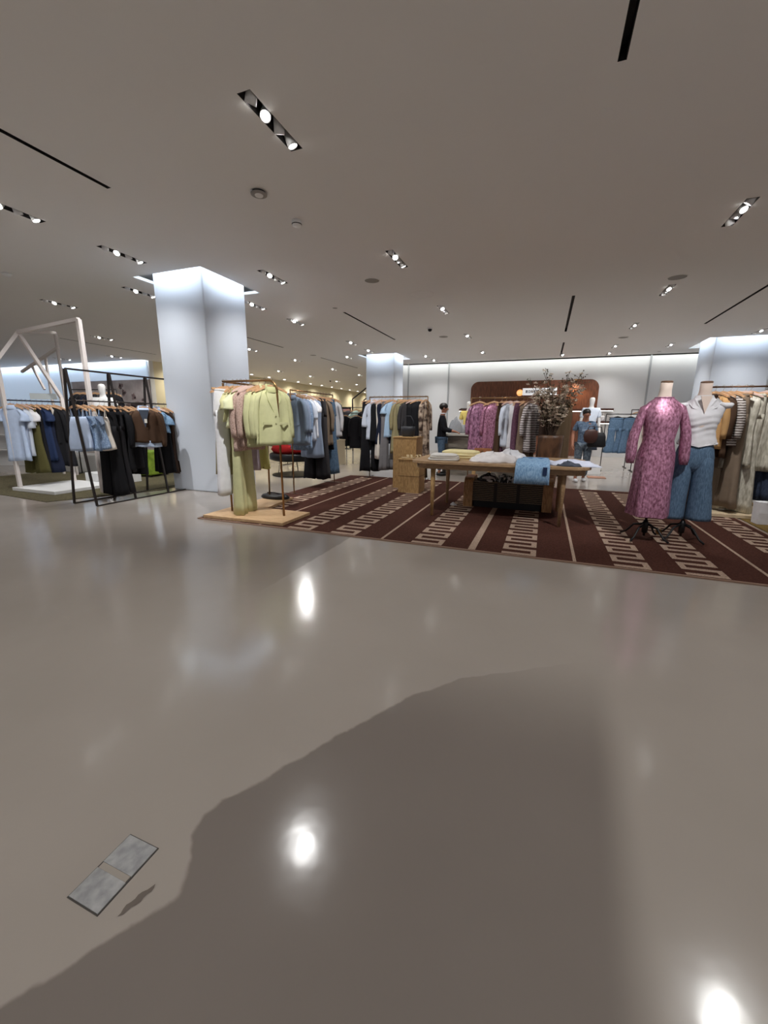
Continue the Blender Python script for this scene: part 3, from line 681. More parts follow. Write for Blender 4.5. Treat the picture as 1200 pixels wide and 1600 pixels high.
# ---- blue rack
plain_rack('clothes_rack', (-4.2, 6.35, 0), (-4.2, 7.92, 0), 1.85, 'brass clothes rack holding blue jackets behind the corner rack', M_GOLD)
row('blue clothes rack', 'near end', 'clothes on the blue rack', [
    (6.40, 'blazer', 'slate blue blazer facing out', 'blazer', 'blazer', BLUEB, .15, dict(L=.82, sl='long', w=.23, collar=True, extra='blazer', depth=.06)),
    (6.52, 'blazer', 'grey blue blazer', 'blazer', 'blazer', BLUEG, .1, dict(L=.86, sl='long', w=.22)),
    (6.64, 'cardigan', 'blue knit cardigan', 'cardigan', 'shirt', CHAMB, .05, dict(L=.95, sl='long')),
    (6.77, 'blouse', 'ice blue blouse', 'blouse', 'shirt', ICE, .1, dict(L=.8, sl='elbow', collar=True)),
    (6.90, 'blouse', 'white blouse', 'blouse', 'shirt', WHT, .05, dict(L=.75, sl='short', hm=M_PALEH)),
    (7.02, 'shirt_dress', 'light blue shirt dress', 'dress', 'dress', BLUEG, .1, dict(L=1.12, w=.22)),
    (7.14, 'trousers', 'wide black trousers', 'trousers', 'trousers', BLK2, .05, dict(L=1.55)),
    (7.26, 'trousers', 'charcoal denim trousers', 'trousers', 'trousers', CHAR, .1, dict(L=1.55)),
    (7.38, 'jacket', 'taupe brown jacket', 'jacket', 'jacket', TAUPE, .25, dict(L=.9, sl='long', w=.22)),
    (7.50, 'dress', 'black knit dress', 'dress', 'dress', BLK, .1, dict(L=1.0)),
    (7.62, 'jeans', 'mid blue jeans', 'jeans', 'trousers', DENIM, .2, dict(L=1.5)),
    (7.75, 'sweater', 'white long sleeved sweater', 'sweater', 'shirt', WHT, .3, dict(L=.75, sl='long', w=.23)),
    (7.86, 'jacket', 'charcoal jacket', 'jacket', 'jacket', CHAR, .2, dict(L=.7, sl='long')),
], lambda t: (-4.2, t, 1.862))
# ---- red pouffe table beyond
o = thing('low_table', (-5.7, 8.7, 0), 'black low table on thin wire legs behind the blue rack', 'table')
MB().lathe([(.50, .36), (.60, .40), (.60, .52), (.58, .54), (.0005, .54)], n=28).build('table_top', M_BLACKM, o, True)
for k in range(4):
    a = k*PI/2+.4; MB().tube([(.3*math.cos(a), .3*math.sin(a), .37), (.42*math.cos(a), .42*math.sin(a), .02), (.36*math.cos(a+.12), .36*math.sin(a+.12), .37)], .008, 6).build('leg', M_STEEL, o)
MB().lathe([(.55, 0), (.55, .02), (.0005, .02)], n=28).build('base_plate', M_BLACKM, o)
b = MB(); b.loft([[Vector((-5.7+r*1.1*math.cos(a), 8.7+r*math.sin(a), .54+z+.02*math.sin(5*a+z*20))) for a in [2*PI*k/30 for k in range(30)]] for r, z in ((.46, .0), (.52, .07), (.48, .2), (.34, .33), (.12, .42))])
tag(b.build('red_garment', fab(150, 24, 24), smooth=True), 'heap of bright red clothing on the low black table', 'clothing')

# ---- third rack (white and black clothes)
plain_rack('clothes_rack', (-3.84, 9.05, 0), (-2.45, 9.05, 0), 1.86, 'brass clothes rack with white and black clothes before second column', M_GOLD)
row('rack before second column', 'left', 'clothes on the rack before the second column', [
    (-3.82, 'trousers', 'black cropped trousers', 'trousers', 'trousers', BLK, .6, dict(L=1.6)),
    (-3.72, 'blouse', 'white draped blouse', 'blouse', 'shirt', ICE, .4, dict(L=.85, sl='bell', collar=True, w=.2)),
    (-3.60, 'top', 'black shell top', 'top', 'shirt', BLK, .6, dict(L=.9, hm=M_PALEH)),
    (-3.54, 'long_cardigan', 'off white long cardigan', 'cardigan', 'dress', OFFW, .6, dict(L=1.3, w=.15)),
    (-3.45, 'vest_dress', 'navy vest dress', 'dress', 'dress', NAVY, .5, dict(L=.95, hm=M_PALEH)),
    (-3.34, 'trousers', 'grey trousers', 'trousers', 'trousers', GREY, .6, dict(L=1.55)),
    (-3.26, 'tee', 'sky blue short sleeved tee', 't-shirt', 'shirt', SKYB, .5, dict(L=.8, sl='short', w=.2)),
    (-3.08, 'coat', 'khaki trench coat', 'coat', 'coat', KHAKI, .55, dict(L=1.15, sl='long', collar=True, w=.19)),
    (-2.98, 'dress', 'sage green dress', 'dress', 'dress', MOSS, .55, dict(L=1.2)),
    (-2.88, 'jacket', 'charcoal jacket', 'jacket', 'jacket', CHAR, .55, dict(L=.9, sl='long')),
    (-2.74, 'long_dress', 'long black gown', 'dress', 'dress', BLK, .5, dict(L=1.68, w=.2, hm=M_PALEH)),
    (-2.64, 'long_dress', 'black column dress', 'dress', 'dress', BLK, .5, dict(L=1.7, w=.2)),
    (-2.50, 'coat', 'brown and cream marbled coat', 'coat', 'coat', two_tone('marble_brown', srgb(70, 52, 44), srgb(190, 170, 150), 'noise', 9, .85, lo=.4, hi=.6), 1.3, dict(L=1.35, sl='long', w=.18)),
], lambda t: (t, 9.05, 1.872))
# ---- oak plinths
def plinth(x0, x1, y0, y1, z, label, seams=()):
    o = thing('display_plinth', ((x0+x1)/2, (y0+y1)/2, 0), label, 'plinth')
    w, d = (x1-x0)/2, (y1-y0)/2
    MB().bx(-w, w, -d, d, .0135, z-.025).build('body', M_OAK, o, bev=.004)
    MB().bx(-w-.012, w+.012, -d-.012, d+.012, z-.025, z).build('top', M_OAK, o, bev=.004)
    for s in seams: MB().bx(-w-.003, w+.003, -d-.003, d+.003, s-.004, s+.004).build('seam_strip', mat('oak_seam', srgb(120, 92, 58), .6), o)  # darker oak tone for the joint line round the plinth
plinth(-2.5, -2.09, 7.27, 7.66, .65, 'lower oak display plinth with shoes on top', (.33,))
plinth(-2.78, -2.3, 7.75, 8.2, 1.03, 'taller oak display plinth behind the lower one')
def shoe(x, y, z, rz, m, label, L=.25):
    o = thing('sandal', (x, y, z), label, 'shoe', rz)
    MB().loft([[Vector((L*(t-.5)+0*a, .042*(1-.35*abs(t-.35))*s, z0 + .03*max(0, .4-t))) for s, z0 in ((-1, 0), (1, 0), (1, .014), (-1, .014))] for a, t in [(0, k/8) for k in range(9)]]).build('sole', m, o)
    for t in (.25, -.02):
        MB().loft([[Vector((L*t+dx, .046*math.cos(a), .012+.05*math.sin(a)+dz)) for dx, dz in ((-.02, 0), (.02, 0), (.02, .004), (-.02, .004))] for a in [PI*k/8 for k in range(9)]]).build('strap', m, o, True)
shoe(-2.36, 7.42, .65, .5, fab(226, 206, 168), 'cream strappy sandal on the lower oak plinth, left of the pair')
shoe(-2.2, 7.46, .65, .9, fab(226, 206, 168), 'cream strappy sandal on the lower oak plinth, right of the pair')
o = thing('handbag', (-2.54, 7.95, 1.03), 'dark grey bucket handbag on the taller oak plinth', 'handbag')
lea = mat('grey_leather', srgb(48, 50, 56), .5)
MB().loft([[Vector((r*math.cos(a), r*.6*math.sin(a), z)) for a in [2*PI*k/20 for k in range(20)]] for r, z in ((.11, 0), (.13, .02), (.15, .14), (.145, .2), (.13, .2), (.12, .06))]).build('body', lea, o, True)
MB().tube([(-.12, 0, .19), (-.11, 0, .3), (-.05, 0, .4), (.05, 0, .4), (.11, 0, .3), (.12, 0, .19)], .008).build('handle', lea, o, True)

# ---- table
def table():
    o = thing('display_table', (-.57, 6.15, 0), 'long oak display table with rounded ends standing on the rug', 'table')
    def outline(w, d, r, n=8):
        P = []
        for cx, cy, a0 in ((w-r, d-r, 0), (-w+r, d-r, 90), (-w+r, -d+r, 180), (w-r, -d+r, 270)):
            for k in range(n+1):
                a = math.radians(a0+90*k/n); P.append(Vector((cx+r*math.cos(a), cy+r*math.sin(a), 0)))
        return P
    P = outline(1.16, .68, .22)
    up = lambda z, s=1: [Vector((p.x*s, p.y*s, z)) for p in P]
    MB().loft([up(.772, .995), up(.776), up(.806), up(.81, .995)]).build('table_top', M_OAKT, o)
    Q = outline(1.10, .62, .18); MB().loft([[Vector((p.x, p.y, .70)) for p in Q], [Vector((p.x, p.y, .772)) for p in Q]]).build('apron', M_OAKT, o)
    for sx in (-1, 1):
        for sy in (-1, 1):
            MB().lathe([(.021, .0135), (.034, .55), (.036, .70)], (sx*.85, sy*.5, 0), 12).build('leg', M_OAK if sx < 0 and sy < 0 else M_OAKT, o, True)
table()
TZ = .81
def fold_pile(x, y, w, d, n, m, label, h=.03, rz=0, name='folded_garment', mess=.01, z=TZ, group=None, mats=None):
    """a stack: every folded garment is a thing of its own"""
    for i in range(n):
        rings = []
        W, D = w*(1-.04*i)*rnd.uniform(.93, 1.03), d*(1-.03*i)*rnd.uniform(.93, 1.03); zz = z+i*h; ox, oy = rnd.uniform(-1, 1)*mess, rnd.uniform(-1, 1)*mess; ph = rnd.random()*6
        for s, q in ((.94, 0), (1, .3), (1, .7), (.95, 1), (.5, 1.06)):
            rings.append([Vector((ox+W/2*s*math.copysign(abs(math.cos(a))**.4, math.cos(a)), oy+D/2*s*math.copysign(abs(math.sin(a))**.4, math.sin(a)), h*q+mess*(q if q <= 1 else 1)*(.5+.5*math.sin(2*a+ph)))) for a in [2*PI*k/28 for k in range(28)]])
        ob = MB().loft(rings).build(name, (mats or [m])[i % len(mats or [m])], smooth=True); ob.location = (x, y, zz); ob.rotation_euler = (0, 0, rz+rnd.uniform(-.08, .08))
        pos = '' if n == 1 else (', topmost of the stack' if i == n-1 else (', bottom of the stack' if i == 0 else ', %s from the bottom' % ORD[i]))
        tag(ob, label+pos, 'folded clothing', group)
fold_pile(-1.28, 5.72, .42, .3, 3, None, 'grey white folded tee at the table left end', .026, .1, group='folded tees at the table left end', mats=[fab(206, 204, 200), fab(190, 186, 178), fab(214, 212, 208)], mess=.012)
fold_pile(-1.12, 6.15, .62, .36, 3, M_CREAM, 'pale yellow folded knit on the table', .034, .05, group='yellow knits on the table', mess=.014)
def heap(x, y, rx, ry, h, m, label, name, rz=0, z=TZ, cat='clothing', seed=1, amp=.25):
    q = random.Random(seed); ph = [q.random()*6 for _ in range(6)]; rings = []
    for i in range(13):
        t = i/12; s = (1-t**2.2)**.5 if i < 12 else .04
        rings.append([Vector((rx*s*math.cos(a)*(1+amp*.5*math.sin(3*a+ph[0])+amp*.3*math.sin(5*a+ph[1])), ry*s*math.sin(a)*(1+amp*.4*math.sin(4*a+ph[2])), h*t*(1+amp*math.sin(2*a+ph[3]))+.012*math.sin(7*a+ph[4]+t*9)*t+.001)) for a in [2*PI*k/64 for k in range(64)]])
    for R in rings[1:]:
        for v in R:
            nz = NZ.noise(Vector((v.x*11, v.y*16, seed*3.1)))+.5*NZ.noise(Vector((v.x*26, v.y*30, seed*1.7))); v.z = max(.004, v.z+nz*h*.32); v.x += nz*.012; v.y += NZ.noise(Vector((v.y*14, v.x*14, seed)))*.015
    o = MB().loft(rings).build(name, m, smooth=True); o.location = (x, y, z); o.rotation_euler = (0, 0, rz)
    return tag(o, label, cat)
heap(-.62, 5.78, .34, .2, .10, fab(226, 222, 222), 'crumpled white garment heap at the middle of the table', 'white_garment', .1, seed=3)
heap(-.42, 5.92, .24, .16, .12, WHT, 'crumpled white top lying behind the white heap', 'white_garment', .5, seed=4)
heap(.36, 5.74, .34, .18, .055, fab(206, 212, 230), 'loosely folded pale blue shirt at the table right end', 'pale_shirt', -.1, seed=5)
heap(.30, 5.60, .15, .07, .05, fab(74, 80, 92), 'grey sash bundled on the pale blue shirt', 'grey_sash', -.3, seed=8)
# denim hanging over the front edge
def over_edge():
    o = thing('denim_skirt', (-.1, 5.7, TZ), 'light blue denim skirt draped over the front edge of the table', 'skirt')
    prof = [(5.98, TZ+.035), (5.85, TZ+.05), (5.7, TZ+.055), (5.55, TZ+.045), (5.475, TZ+.025), (5.448, TZ-.03), (5.445, TZ-.12), (5.44, TZ-.23)]
    rings = []
    for i, (y, z) in enumerate(prof):
        w = .19-.012*(i < 2)+.006*i/2; top = []; bot = []
        for k in range(13):
            u = -1+2*k/12; f = .012*math.sin(u*9+i*.4); dn = Vector((0, -1, 0)) if i > 4 else Vector((0, 0, 1))
            pnt = Vector((u*w, y-5.7, z-TZ))
            top.append(pnt+dn*(.014+f*.6)); bot.append(pnt-dn*.012)
        rings.append(top+bot[::-1])
    MB().loft(rings).build('body', DENIML, o, True)
    MB().loft([[Vector((u*.185, y, z)) for u in [-1+2*k/12 for k in range(13)]]+[Vector((u*.185, y, z-.02)) for u in [1-2*k/12 for k in range(13)]] for y, z in ((.285, .052), (.255, .062), (.225, .07))]).build('waistband', fab(96, 136, 178), o, True)
    MB().box((.15, -.282, -.06), (.05, .012, .1)).build('inner_pocket', INK, o)
over_edge()
# ---- woven trunk under the table
o = thing('woven_chest', (-.46, 6.75, 0), 'dark woven chest with rounded oak ends under the table', 'chest')
WEAVE = two_tone('woven_cane', srgb(38, 30, 24), srgb(128, 112, 92), 'wave', 11, .8, (1, 1, 1), .35, .65)
for s in (-1, 1):
    R = [Vector((0, y, z)) for y, z in [(-.26, .0135), (-.26, .36)]+[(-.26+.12*(1-math.cos(a)), .36+.12*math.sin(a)) for a in [PI/2*k/6 for k in range(1, 7)]]+[(.26-.12*(1-math.cos(a)), .36+.12*math.sin(a)) for a in [PI/2*k/6 for k in range(6, -1, -1)]]+[(.26, .0135)]]
    x0 = .52 if s > 0 else -.66
    MB().loft([[p+Vector((x0, 0, 0)) for p in R], [p+Vector((x0+.14, 0, 0)) for p in R]]).build('end_panel', two_tone('trunk_oak', srgb(156, 112, 70), srgb(190, 146, 98), 'noise', 12, .5, (6, 6, 1)), o)  # oak made brighter and more orange to hold the light on the end
MB().bx(-.52, .52, -.24, .24, .11, .42).build('body', WEAVE, o)
for k in (-1, 1): MB().box((k*.17, -.242, .26), (.05, .012, .3)).build('strap', mat('dark_strap', srgb(40, 30, 24), .6), o)
MB().bx(-.5, .5, -.22, .22, .0135, .11).build('base', M_BLACKM, o)
PRN = two_tone('black_white_print', srgb(26, 24, 24), srgb(230, 226, 222), 'noise', 7, .8, (1, 3, 1), .52, .6)
for i, x in enumerate((-.78, -.5, -.2, .03)):
    heap(x, 6.7, .15, .2, (.10, .085, .1, .08)[i], (PRN, two_tone('bw2', srgb(24, 24, 26), srgb(220, 220, 220), 'noise', 11, .8, (3, 1, 1), .5, .58), BLK2, PRN)[i],
         ('black and white knit on the trunk, leftmost of four', 'printed black top on the trunk, second of four from left', 'plain black knit on the trunk behind the denim', 'white edged knit on the trunk beside its right end')[i], 'rolled_knit', .2*i, z=.42, seed=20+i)
tag(heap(-1.28, 6.5, .05, .035, .03, WHT, 'x', 'paper_ball', z=.0135, seed=41), 'small crumpled white tissue on the rug left of the trunk', 'tissue')
# ------------------------------------------------------------------ purple rack behind the table
plain_rack('clothes_rack', (-1.45, 8.75, 0), (.40, 8.75, 0), 1.80, 'brass clothes rack with purple and white clothes behind the table', M_GOLD)
row('rack behind table', 'left', 'clothes on the rack behind the table', [
    (-1.28, 'sequin_dress', 'plum sequinned long dress', 'dress', 'dress', SEQP, .2, dict(L=1.3, w=.2, sl='long', hm=M_HANGER, hem=.2)),
    (-.99, 'sequin_dress', 'pink sequinned mini dress facing out', 'dress', 'dress', SEQ, .12, dict(L=.95, w=.2, sl='long', hm=M_HANGER)),
    (-.84, 'trousers', 'brown tailored trousers', 'trousers', 'trousers', BROWN, 1.3, dict(L=1.35)),
    (-.76, 'long_skirt', 'plum tiered long skirt', 'skirt', 'skirt', PLUM, .5, dict(L=1.2, hem=.19)),
    (-.68, 'blouse', 'white long sleeved blouse', 'blouse', 'shirt', ICE, .8, dict(L=.85, sl='long', hm=M_PALEH)),
    (-.56, 'pleated_dress', 'white pleated dress facing out', 'dress', 'dress', WHT, .3, dict(L=.92, w=.19, hem=.24, fold=.18, hm=M_PALEH)),
    (-.44, 'long_skirt', 'dark plum skirt', 'skirt', 'skirt', PLUM, .5, dict(L=1.2, hem=.19)),
    (-.36, 'dress', 'taupe knit dress', 'dress', 'dress', TAUPE, .9, dict(L=1.2)),
    (-.28, 'cardigan', 'grey and white striped cardigan', 'cardigan', 'shirt', STRIPE2, .75, dict(L=.95, sl='long', w=.17, hm=M_PALEH)),
    (.06, 'long_dress', 'dark brown long dress behind the planter', 'dress', 'dress', BROWN2, .3, dict(L=1.4, w=.18)),
    (.31, 'jumpsuit', 'taupe brown belted jumpsuit', 'jumpsuit', 'dress', fab(104, 86, 66), .3, dict(L=1.4, w=.17, hem=.17)),
], lambda t: (t, 8.75, 1.812))
o = thing('handbag', (-1.08, 8.15, 0), 'tan leather handbag standing on a wooden stool behind the table', 'handbag')
tanl = mat('tan_leather', srgb(150, 96, 60), .5)
MB().loft([[Vector((w*math.copysign(abs(math.cos(a))**.4, math.cos(a)), d*math.copysign(abs(math.sin(a))**.5, math.sin(a)), z)) for a in [2*PI*k/24 for k in range(24)]] for w, d, z in ((.17, .07, .6), (.18, .075, .62), (.17, .05, .8), (.16, .03, .83))]).build('body', tanl, o, True)
MB().box((0, -.06, .8), (.3, .012, .08)).build('flap', tanl, o, bev=.004); MB().box((0, -.07, .78), (.03, .01, .03)).build('clasp', M_GOLD, o)
st = thing('stool', (-1.08, 8.15, 0), 'plain wooden stool under the tan handbag', 'stool')
MB().bx(-.2, .2, -.17, .17, .57, .6).build('seat', M_OAK, st)
for a in (-.16, .16):
    for c in (-.13, .13): MB().bar((a, c, .0135), (a*.9, c*.9, .57), .03).build('leg', M_OAK, st)

# ------------------------------------------------------------------ planter with blossom branches
o = thing('planter', (.12, 8.4, 0), 'tall dark brown tapering planter with flowering branches behind the table', 'planter')
M_POT = two_tone('bronze_pot', srgb(70, 46, 30), srgb(98, 68, 46), 'noise', 6, .45, (2, 2, .7))
MB().lathe([(.13, 0.0135), (.14, .05), (.19, .62), (.225, 1.04), (.228, 1.1), (.212, 1.1), (.2, 1.0), (.0005, 1.0)], n=28).build('pot', M_POT, o, True)
MB().lathe([(.0005, 1.03), (.2, 1.02), (.2, 1.0), (.0005, 1.0)], n=24).build('soil', BROWN2, o)
M_TWIG = mat('twig', srgb(66, 50, 38), .8); M_PET = two_tone('petal', srgb(200, 180, 160), srgb(244, 234, 220), 'noise', 20, .7); M_LEAF = mat('dry_leaf', srgb(74, 70, 48), .7)
q = random.Random(5)
for br in range(24):
    ang = q.random()*2*PI; lean = q.uniform(.08, .5); Lb = q.uniform(.6, 1.28) if br < 20 else q.uniform(1.2, 1.36)
    if br >= 20: lean = .14
    pts = [Vector((.05*math.cos(ang), .05*math.sin(ang), 1.02))]; 
    for k in range(1, 8):
        t = k/7; rr = .05+lean*t**1.3*Lb
        pts.append(Vector((rr*math.cos(ang+.3*math.sin(t*4+br))+q.uniform(-.02, .02), rr*math.sin(ang+.3*math.sin(t*4+br))+q.uniform(-.02, .02), 1.02+Lb*t*(1-.25*lean*t))))
    tb = MB().tube(pts, [.007*(1-.7*k/7)+.0015 for k in range(8)], 6); twigs = []
    for k in range(12 if br < 20 else 12):
        i = q.randint(2, 6); p = pts[i].lerp(pts[i+1], q.random()); d = Vector((q.uniform(-1, 1), q.uniform(-1, 1), q.uniform(-.1, .9))).normalized()*q.uniform(.07, .2)
        if br >= 20: d *= .45
        tb.tube([p, p+d*.5+Vector((0, 0, .01)), p+d], [.003, .0022, .0012], 5); twigs += [p+d*.5, p+d]
    bo = tb.build('branch', M_TWIG, o)
    f = MB(); lf = MB()
    for p in twigs+[pts[3], pts[5], pts[7]]:
        if p.z > 1.98 and q.random() < .75:
            lf.ell(p, (.010, .008, .016), 6, 4); continue
        for _ in range(q.choice((1, 2, 2)) if p.z < 1.9 else 1):
            c = p+Vector((q.uniform(-.03, .03), q.uniform(-.03, .03), q.uniform(-.02, .03)))
            if q.random() < .62:
                for a in range(5):
                    R = Euler((q.uniform(-.5, .5), q.uniform(-.5, .5), a*2*PI/5)).to_matrix()
                    f.add([c+R @ Vector(v) for v in ((0, 0, 0), (.026, -.016, .010), (.043, 0, .016), (.026, .016, .010), (.023, 0, -.002))], [(0, 1, 4), (1, 2, 4), (2, 3, 4), (3, 0, 4), (0, 3, 2, 1)])
            else:
                R = Euler((q.uniform(-1, 1), q.uniform(-1, 1), q.random()*6)).to_matrix()
                lf.add([c+R @ Vector(v) for v in ((0, 0, 0), (.03, -.016, .004), (.065, 0, 0), (.03, .016, .004), (.03, 0, -.004))], [(0, 1, 4), (1, 2, 4), (2, 3, 4), (3, 0, 4), (0, 3, 2, 1)])
    if f.v: f.build('blossoms', M_PET, bo)
    if lf.v: lf.build('leaves', M_LEAF, bo)

# ------------------------------------------------------------------ mannequin dress forms on the right
def stand(o, top, legh=.16, m=M_BLACKM):
    MB().tube([(0, 0, .05), (0, 0, top)], .014, 10).build('pole', mat('pole_bronze', srgb(60, 46, 38), .4, .6), o, True)
    for k in range(4):
        a = PI/4+k*PI/2
        MB().tube([(.02*math.cos(a), .02*math.sin(a), .19), (.13*math.cos(a), .13*math.sin(a), .16), (.21*math.cos(a), .21*math.sin(a), .06), (.27*math.cos(a), .27*math.sin(a), .026)], [.013, .012, .011, .012], 8).build('leg', m, o, True)
    MB().lathe([(.0005, .08), (.03, .09), (.035, .2), (.016, .24)], n=14).build('hub', m, o, True)
def torso_rings(tab, n=32):
    return [[Vector((hw*math.copysign(abs(math.cos(a))**.85, math.cos(a)), oy+hd*math.sin(a), z)) for a in [2*PI*j/n for j in range(n)]] for z, hw, hd, oy in tab]
def form(loc, label, rz):
    o = thing('dress_form', loc, label, 'mannequin', rz)
    stand(o, .95)
    MB().loft(torso_rings([(.84, .10, .08, 0), (.9, .165, .115, .005), (1.0, .172, .12, .01), (1.16, .122, .092, 0), (1.3, .15, .11, -.012), (1.38, .165, .115, -.01), (1.5, .19, .085, 0), (1.56, .13, .065, .008), (1.6, .066, .056, .012), (1.68, .056, .052, .008), (1.76, .056, .052, .004)])).build('torso', M_FORM, o, True)
    MB().lathe([(.0005, 1.757), (.056, 1.757), (.057, 1.772), (.05, 1.778), (.0005, 1.78)], (0, .004, 0), 20).build('neck_cap', mat('neck_cap', srgb(120, 90, 70), .5), o)
    return o
f1 = form((1.19, 5.4, .0135), 'headless dress form in a long pink sequinned dress, standing on the rug', .12)
def wrinkle(rings, amp, k, ph, z0):
    for R in rings:
        for j, p in enumerate(R):
            t = max(0, z0-p.z); a = math.atan2(p.y, p.x)
            s = 1+amp*min(1, t)*(math.sin(k*a+ph)+.5*math.sin((2*k+1)*a+ph*2+p.z*3))
            p.x *= s; p.y *= s
    return rings
dr = wrinkle(torso_rings([(.30, .205, .19, 0), (.33, .206, .19, 0), (.5, .198, .18, 0), (.7, .19, .165, .005), (.88, .192, .15, .008), (1.0, .186, .135, .01), (1.15, .15, .108, 0), (1.3, .168, .124, -.01), (1.4, .178, .122, -.008), (1.5, .192, .092, 0), (1.555, .15, .076, .008), (1.6, .09, .068, .01)], 56), .085, 5, .6, 1.2)
d = MB().loft(dr, cap=False).build('dress', SEQ, f1, True)
MB().tube([(.088*math.cos(a), .01+.068*math.sin(a), 1.603) for a in [2*PI*k/20 for k in range(21)]], .008, 8).build('neckline', SEQ, d, True)
for s in (-1, 1):
    N = 10; rings = []
    for i in range(N):
        t = i/(N-1); c = Vector((s*(.165+.085*math.sin(min(1, t*1.5)*PI/2)+.015*t), -.035*t, 1.53-.64*t)); r = lerp([(0, .056), (.3, .052), (.75, .056), (.92, .05), (1, .04)], t)
        rings.append([c+Vector((r*math.cos(a)*(1+.06*math.sin(3*a+t*9)), r*math.sin(a)*(1+.06*math.sin(2*a+t*8)), .03*(1-t)*-s*math.cos(a))) for a in [2*PI*j/14 for j in range(14)]])
    MB().loft(rings).build('sleeve', SEQ, d, True)
def dense(rings, k=4):
    out = []
    for a, b_ in zip(rings, rings[1:]):
        out += [[p.lerp(q_, i/k) for p, q_ in zip(a, b_)] for i in range(k)]
    return out+[rings[-1]]
f2 = form((1.59, 5.55, .0135), 'headless dress form in a gathered white blouse and blue jeans', -.1)
bl = torso_rings([(1.08, .186, .142, .008), (1.12, .182, .138, .006), (1.22, .158, .118, 0), (1.28, .155, .117, -.005), (1.34, .168, .126, -.012), (1.42, .182, .124, -.01), (1.5, .2, .1, 0), (1.55, .17, .082, .006), (1.6, .095, .075, .01), (1.63, .082, .068, .01)], 44)
bl = dense(bl, 5)
for R in bl:
    for p in R:
        a = math.atan2(p.y, p.x); g_ = max(0, 1-abs(p.z-1.3)/.2); s = 1+.05*math.sin(p.z*95+2.5*math.sin(2*a))*g_*(.5+.5*math.cos(a+PI/2)**2)+.03*math.sin(5*a+p.z*14)+.02*NZ.noise(Vector((p.x*18, p.y*18, p.z*14))); p.x *= s; p.y *= s
        if p.z < 1.1: p.z += .035*abs(math.cos(a))
b_ = MB().loft(bl, cap=False).build('blouse', WHT, f2, True)
for s in (-1, 1):
    # winged shoulders and open collar
    MB().loft([[Vector((s*x, .012+dy*math.cos(a), z+dz*math.sin(a))) for a in [2*PI*k/12 for k in range(12)]] for x, z, dy, dz in ((.12, 1.545, .075, .02), (.19, 1.52, .088, .035), (.245, 1.525, .07, .03), (.262, 1.535, .04, .012))]).build('winged_shoulder', WHT, b_, True)
    MB().add([(s*.02, -.1, 1.46), (s*.1, -.085, 1.6), (s*.15, -.05, 1.565), (s*.11, -.105, 1.5), (s*.02, -.088, 1.46), (s*.1, -.073, 1.6), (s*.15, -.038, 1.565), (s*.11, -.093, 1.5)], [(0, 1, 2, 3), (7, 6, 5, 4), (0, 4, 5, 1), (1, 5, 6, 2), (2, 6, 7, 3), (3, 7, 4, 0)]).build('collar', WHT, b_)
MB().add([(-.05, -.117, 1.62), (.05, -.117, 1.62), (0, -.135, 1.44), (-.05, -.10, 1.62), (.05, -.10, 1.62), (0, -.12, 1.44)], [(0, 2, 1), (3, 4, 5), (0, 1, 4, 3), (1, 2, 5, 4), (2, 0, 3, 5)]).build('neck_opening', M_FORM, b_)
je = MB().loft(wrinkle(torso_rings([(.80, .07, .07, .01), (.85, .155, .115, .01), (.91, .184, .13, .01), (.97, .185, .133, .01), (1.05, .17, .125, .005), (1.14, .145, .11, 0)], 36), .01, 5, 0, 1.2)).build('jeans', DENIM, f2, True)
for s in (-1, 1):
    MB().loft(wrinkle([[Vector((s*cx+hw*math.cos(a), .005+hd*math.sin(a), z)) for a in [2*PI*j/26 for j in range(26)]] for z, cx, hw, hd in ((.26, .125, .125, .12), (.3, .125, .125, .12), (.5, .115, .112, .11), (.7, .1, .1, .115), (.84, .093, .1, .128), (.93, .09, .094, .126), (1.0, .085, .07, .1))], .03, 4, s, .95)).build('trouser_leg', DENIM, je, True)
MB().lathe([(.0005, 0), (.035, .0), (.035, .05), (.02, .07), (.0005, .07)], n=16).build('x', M_GOLD).name = 'brass_weight'
o = bpy.data.objects['brass_weight']; o.location = (1.42, 5.75, .0135); tag(o, 'small brass weight on the rug between the two dress forms', 'weight')

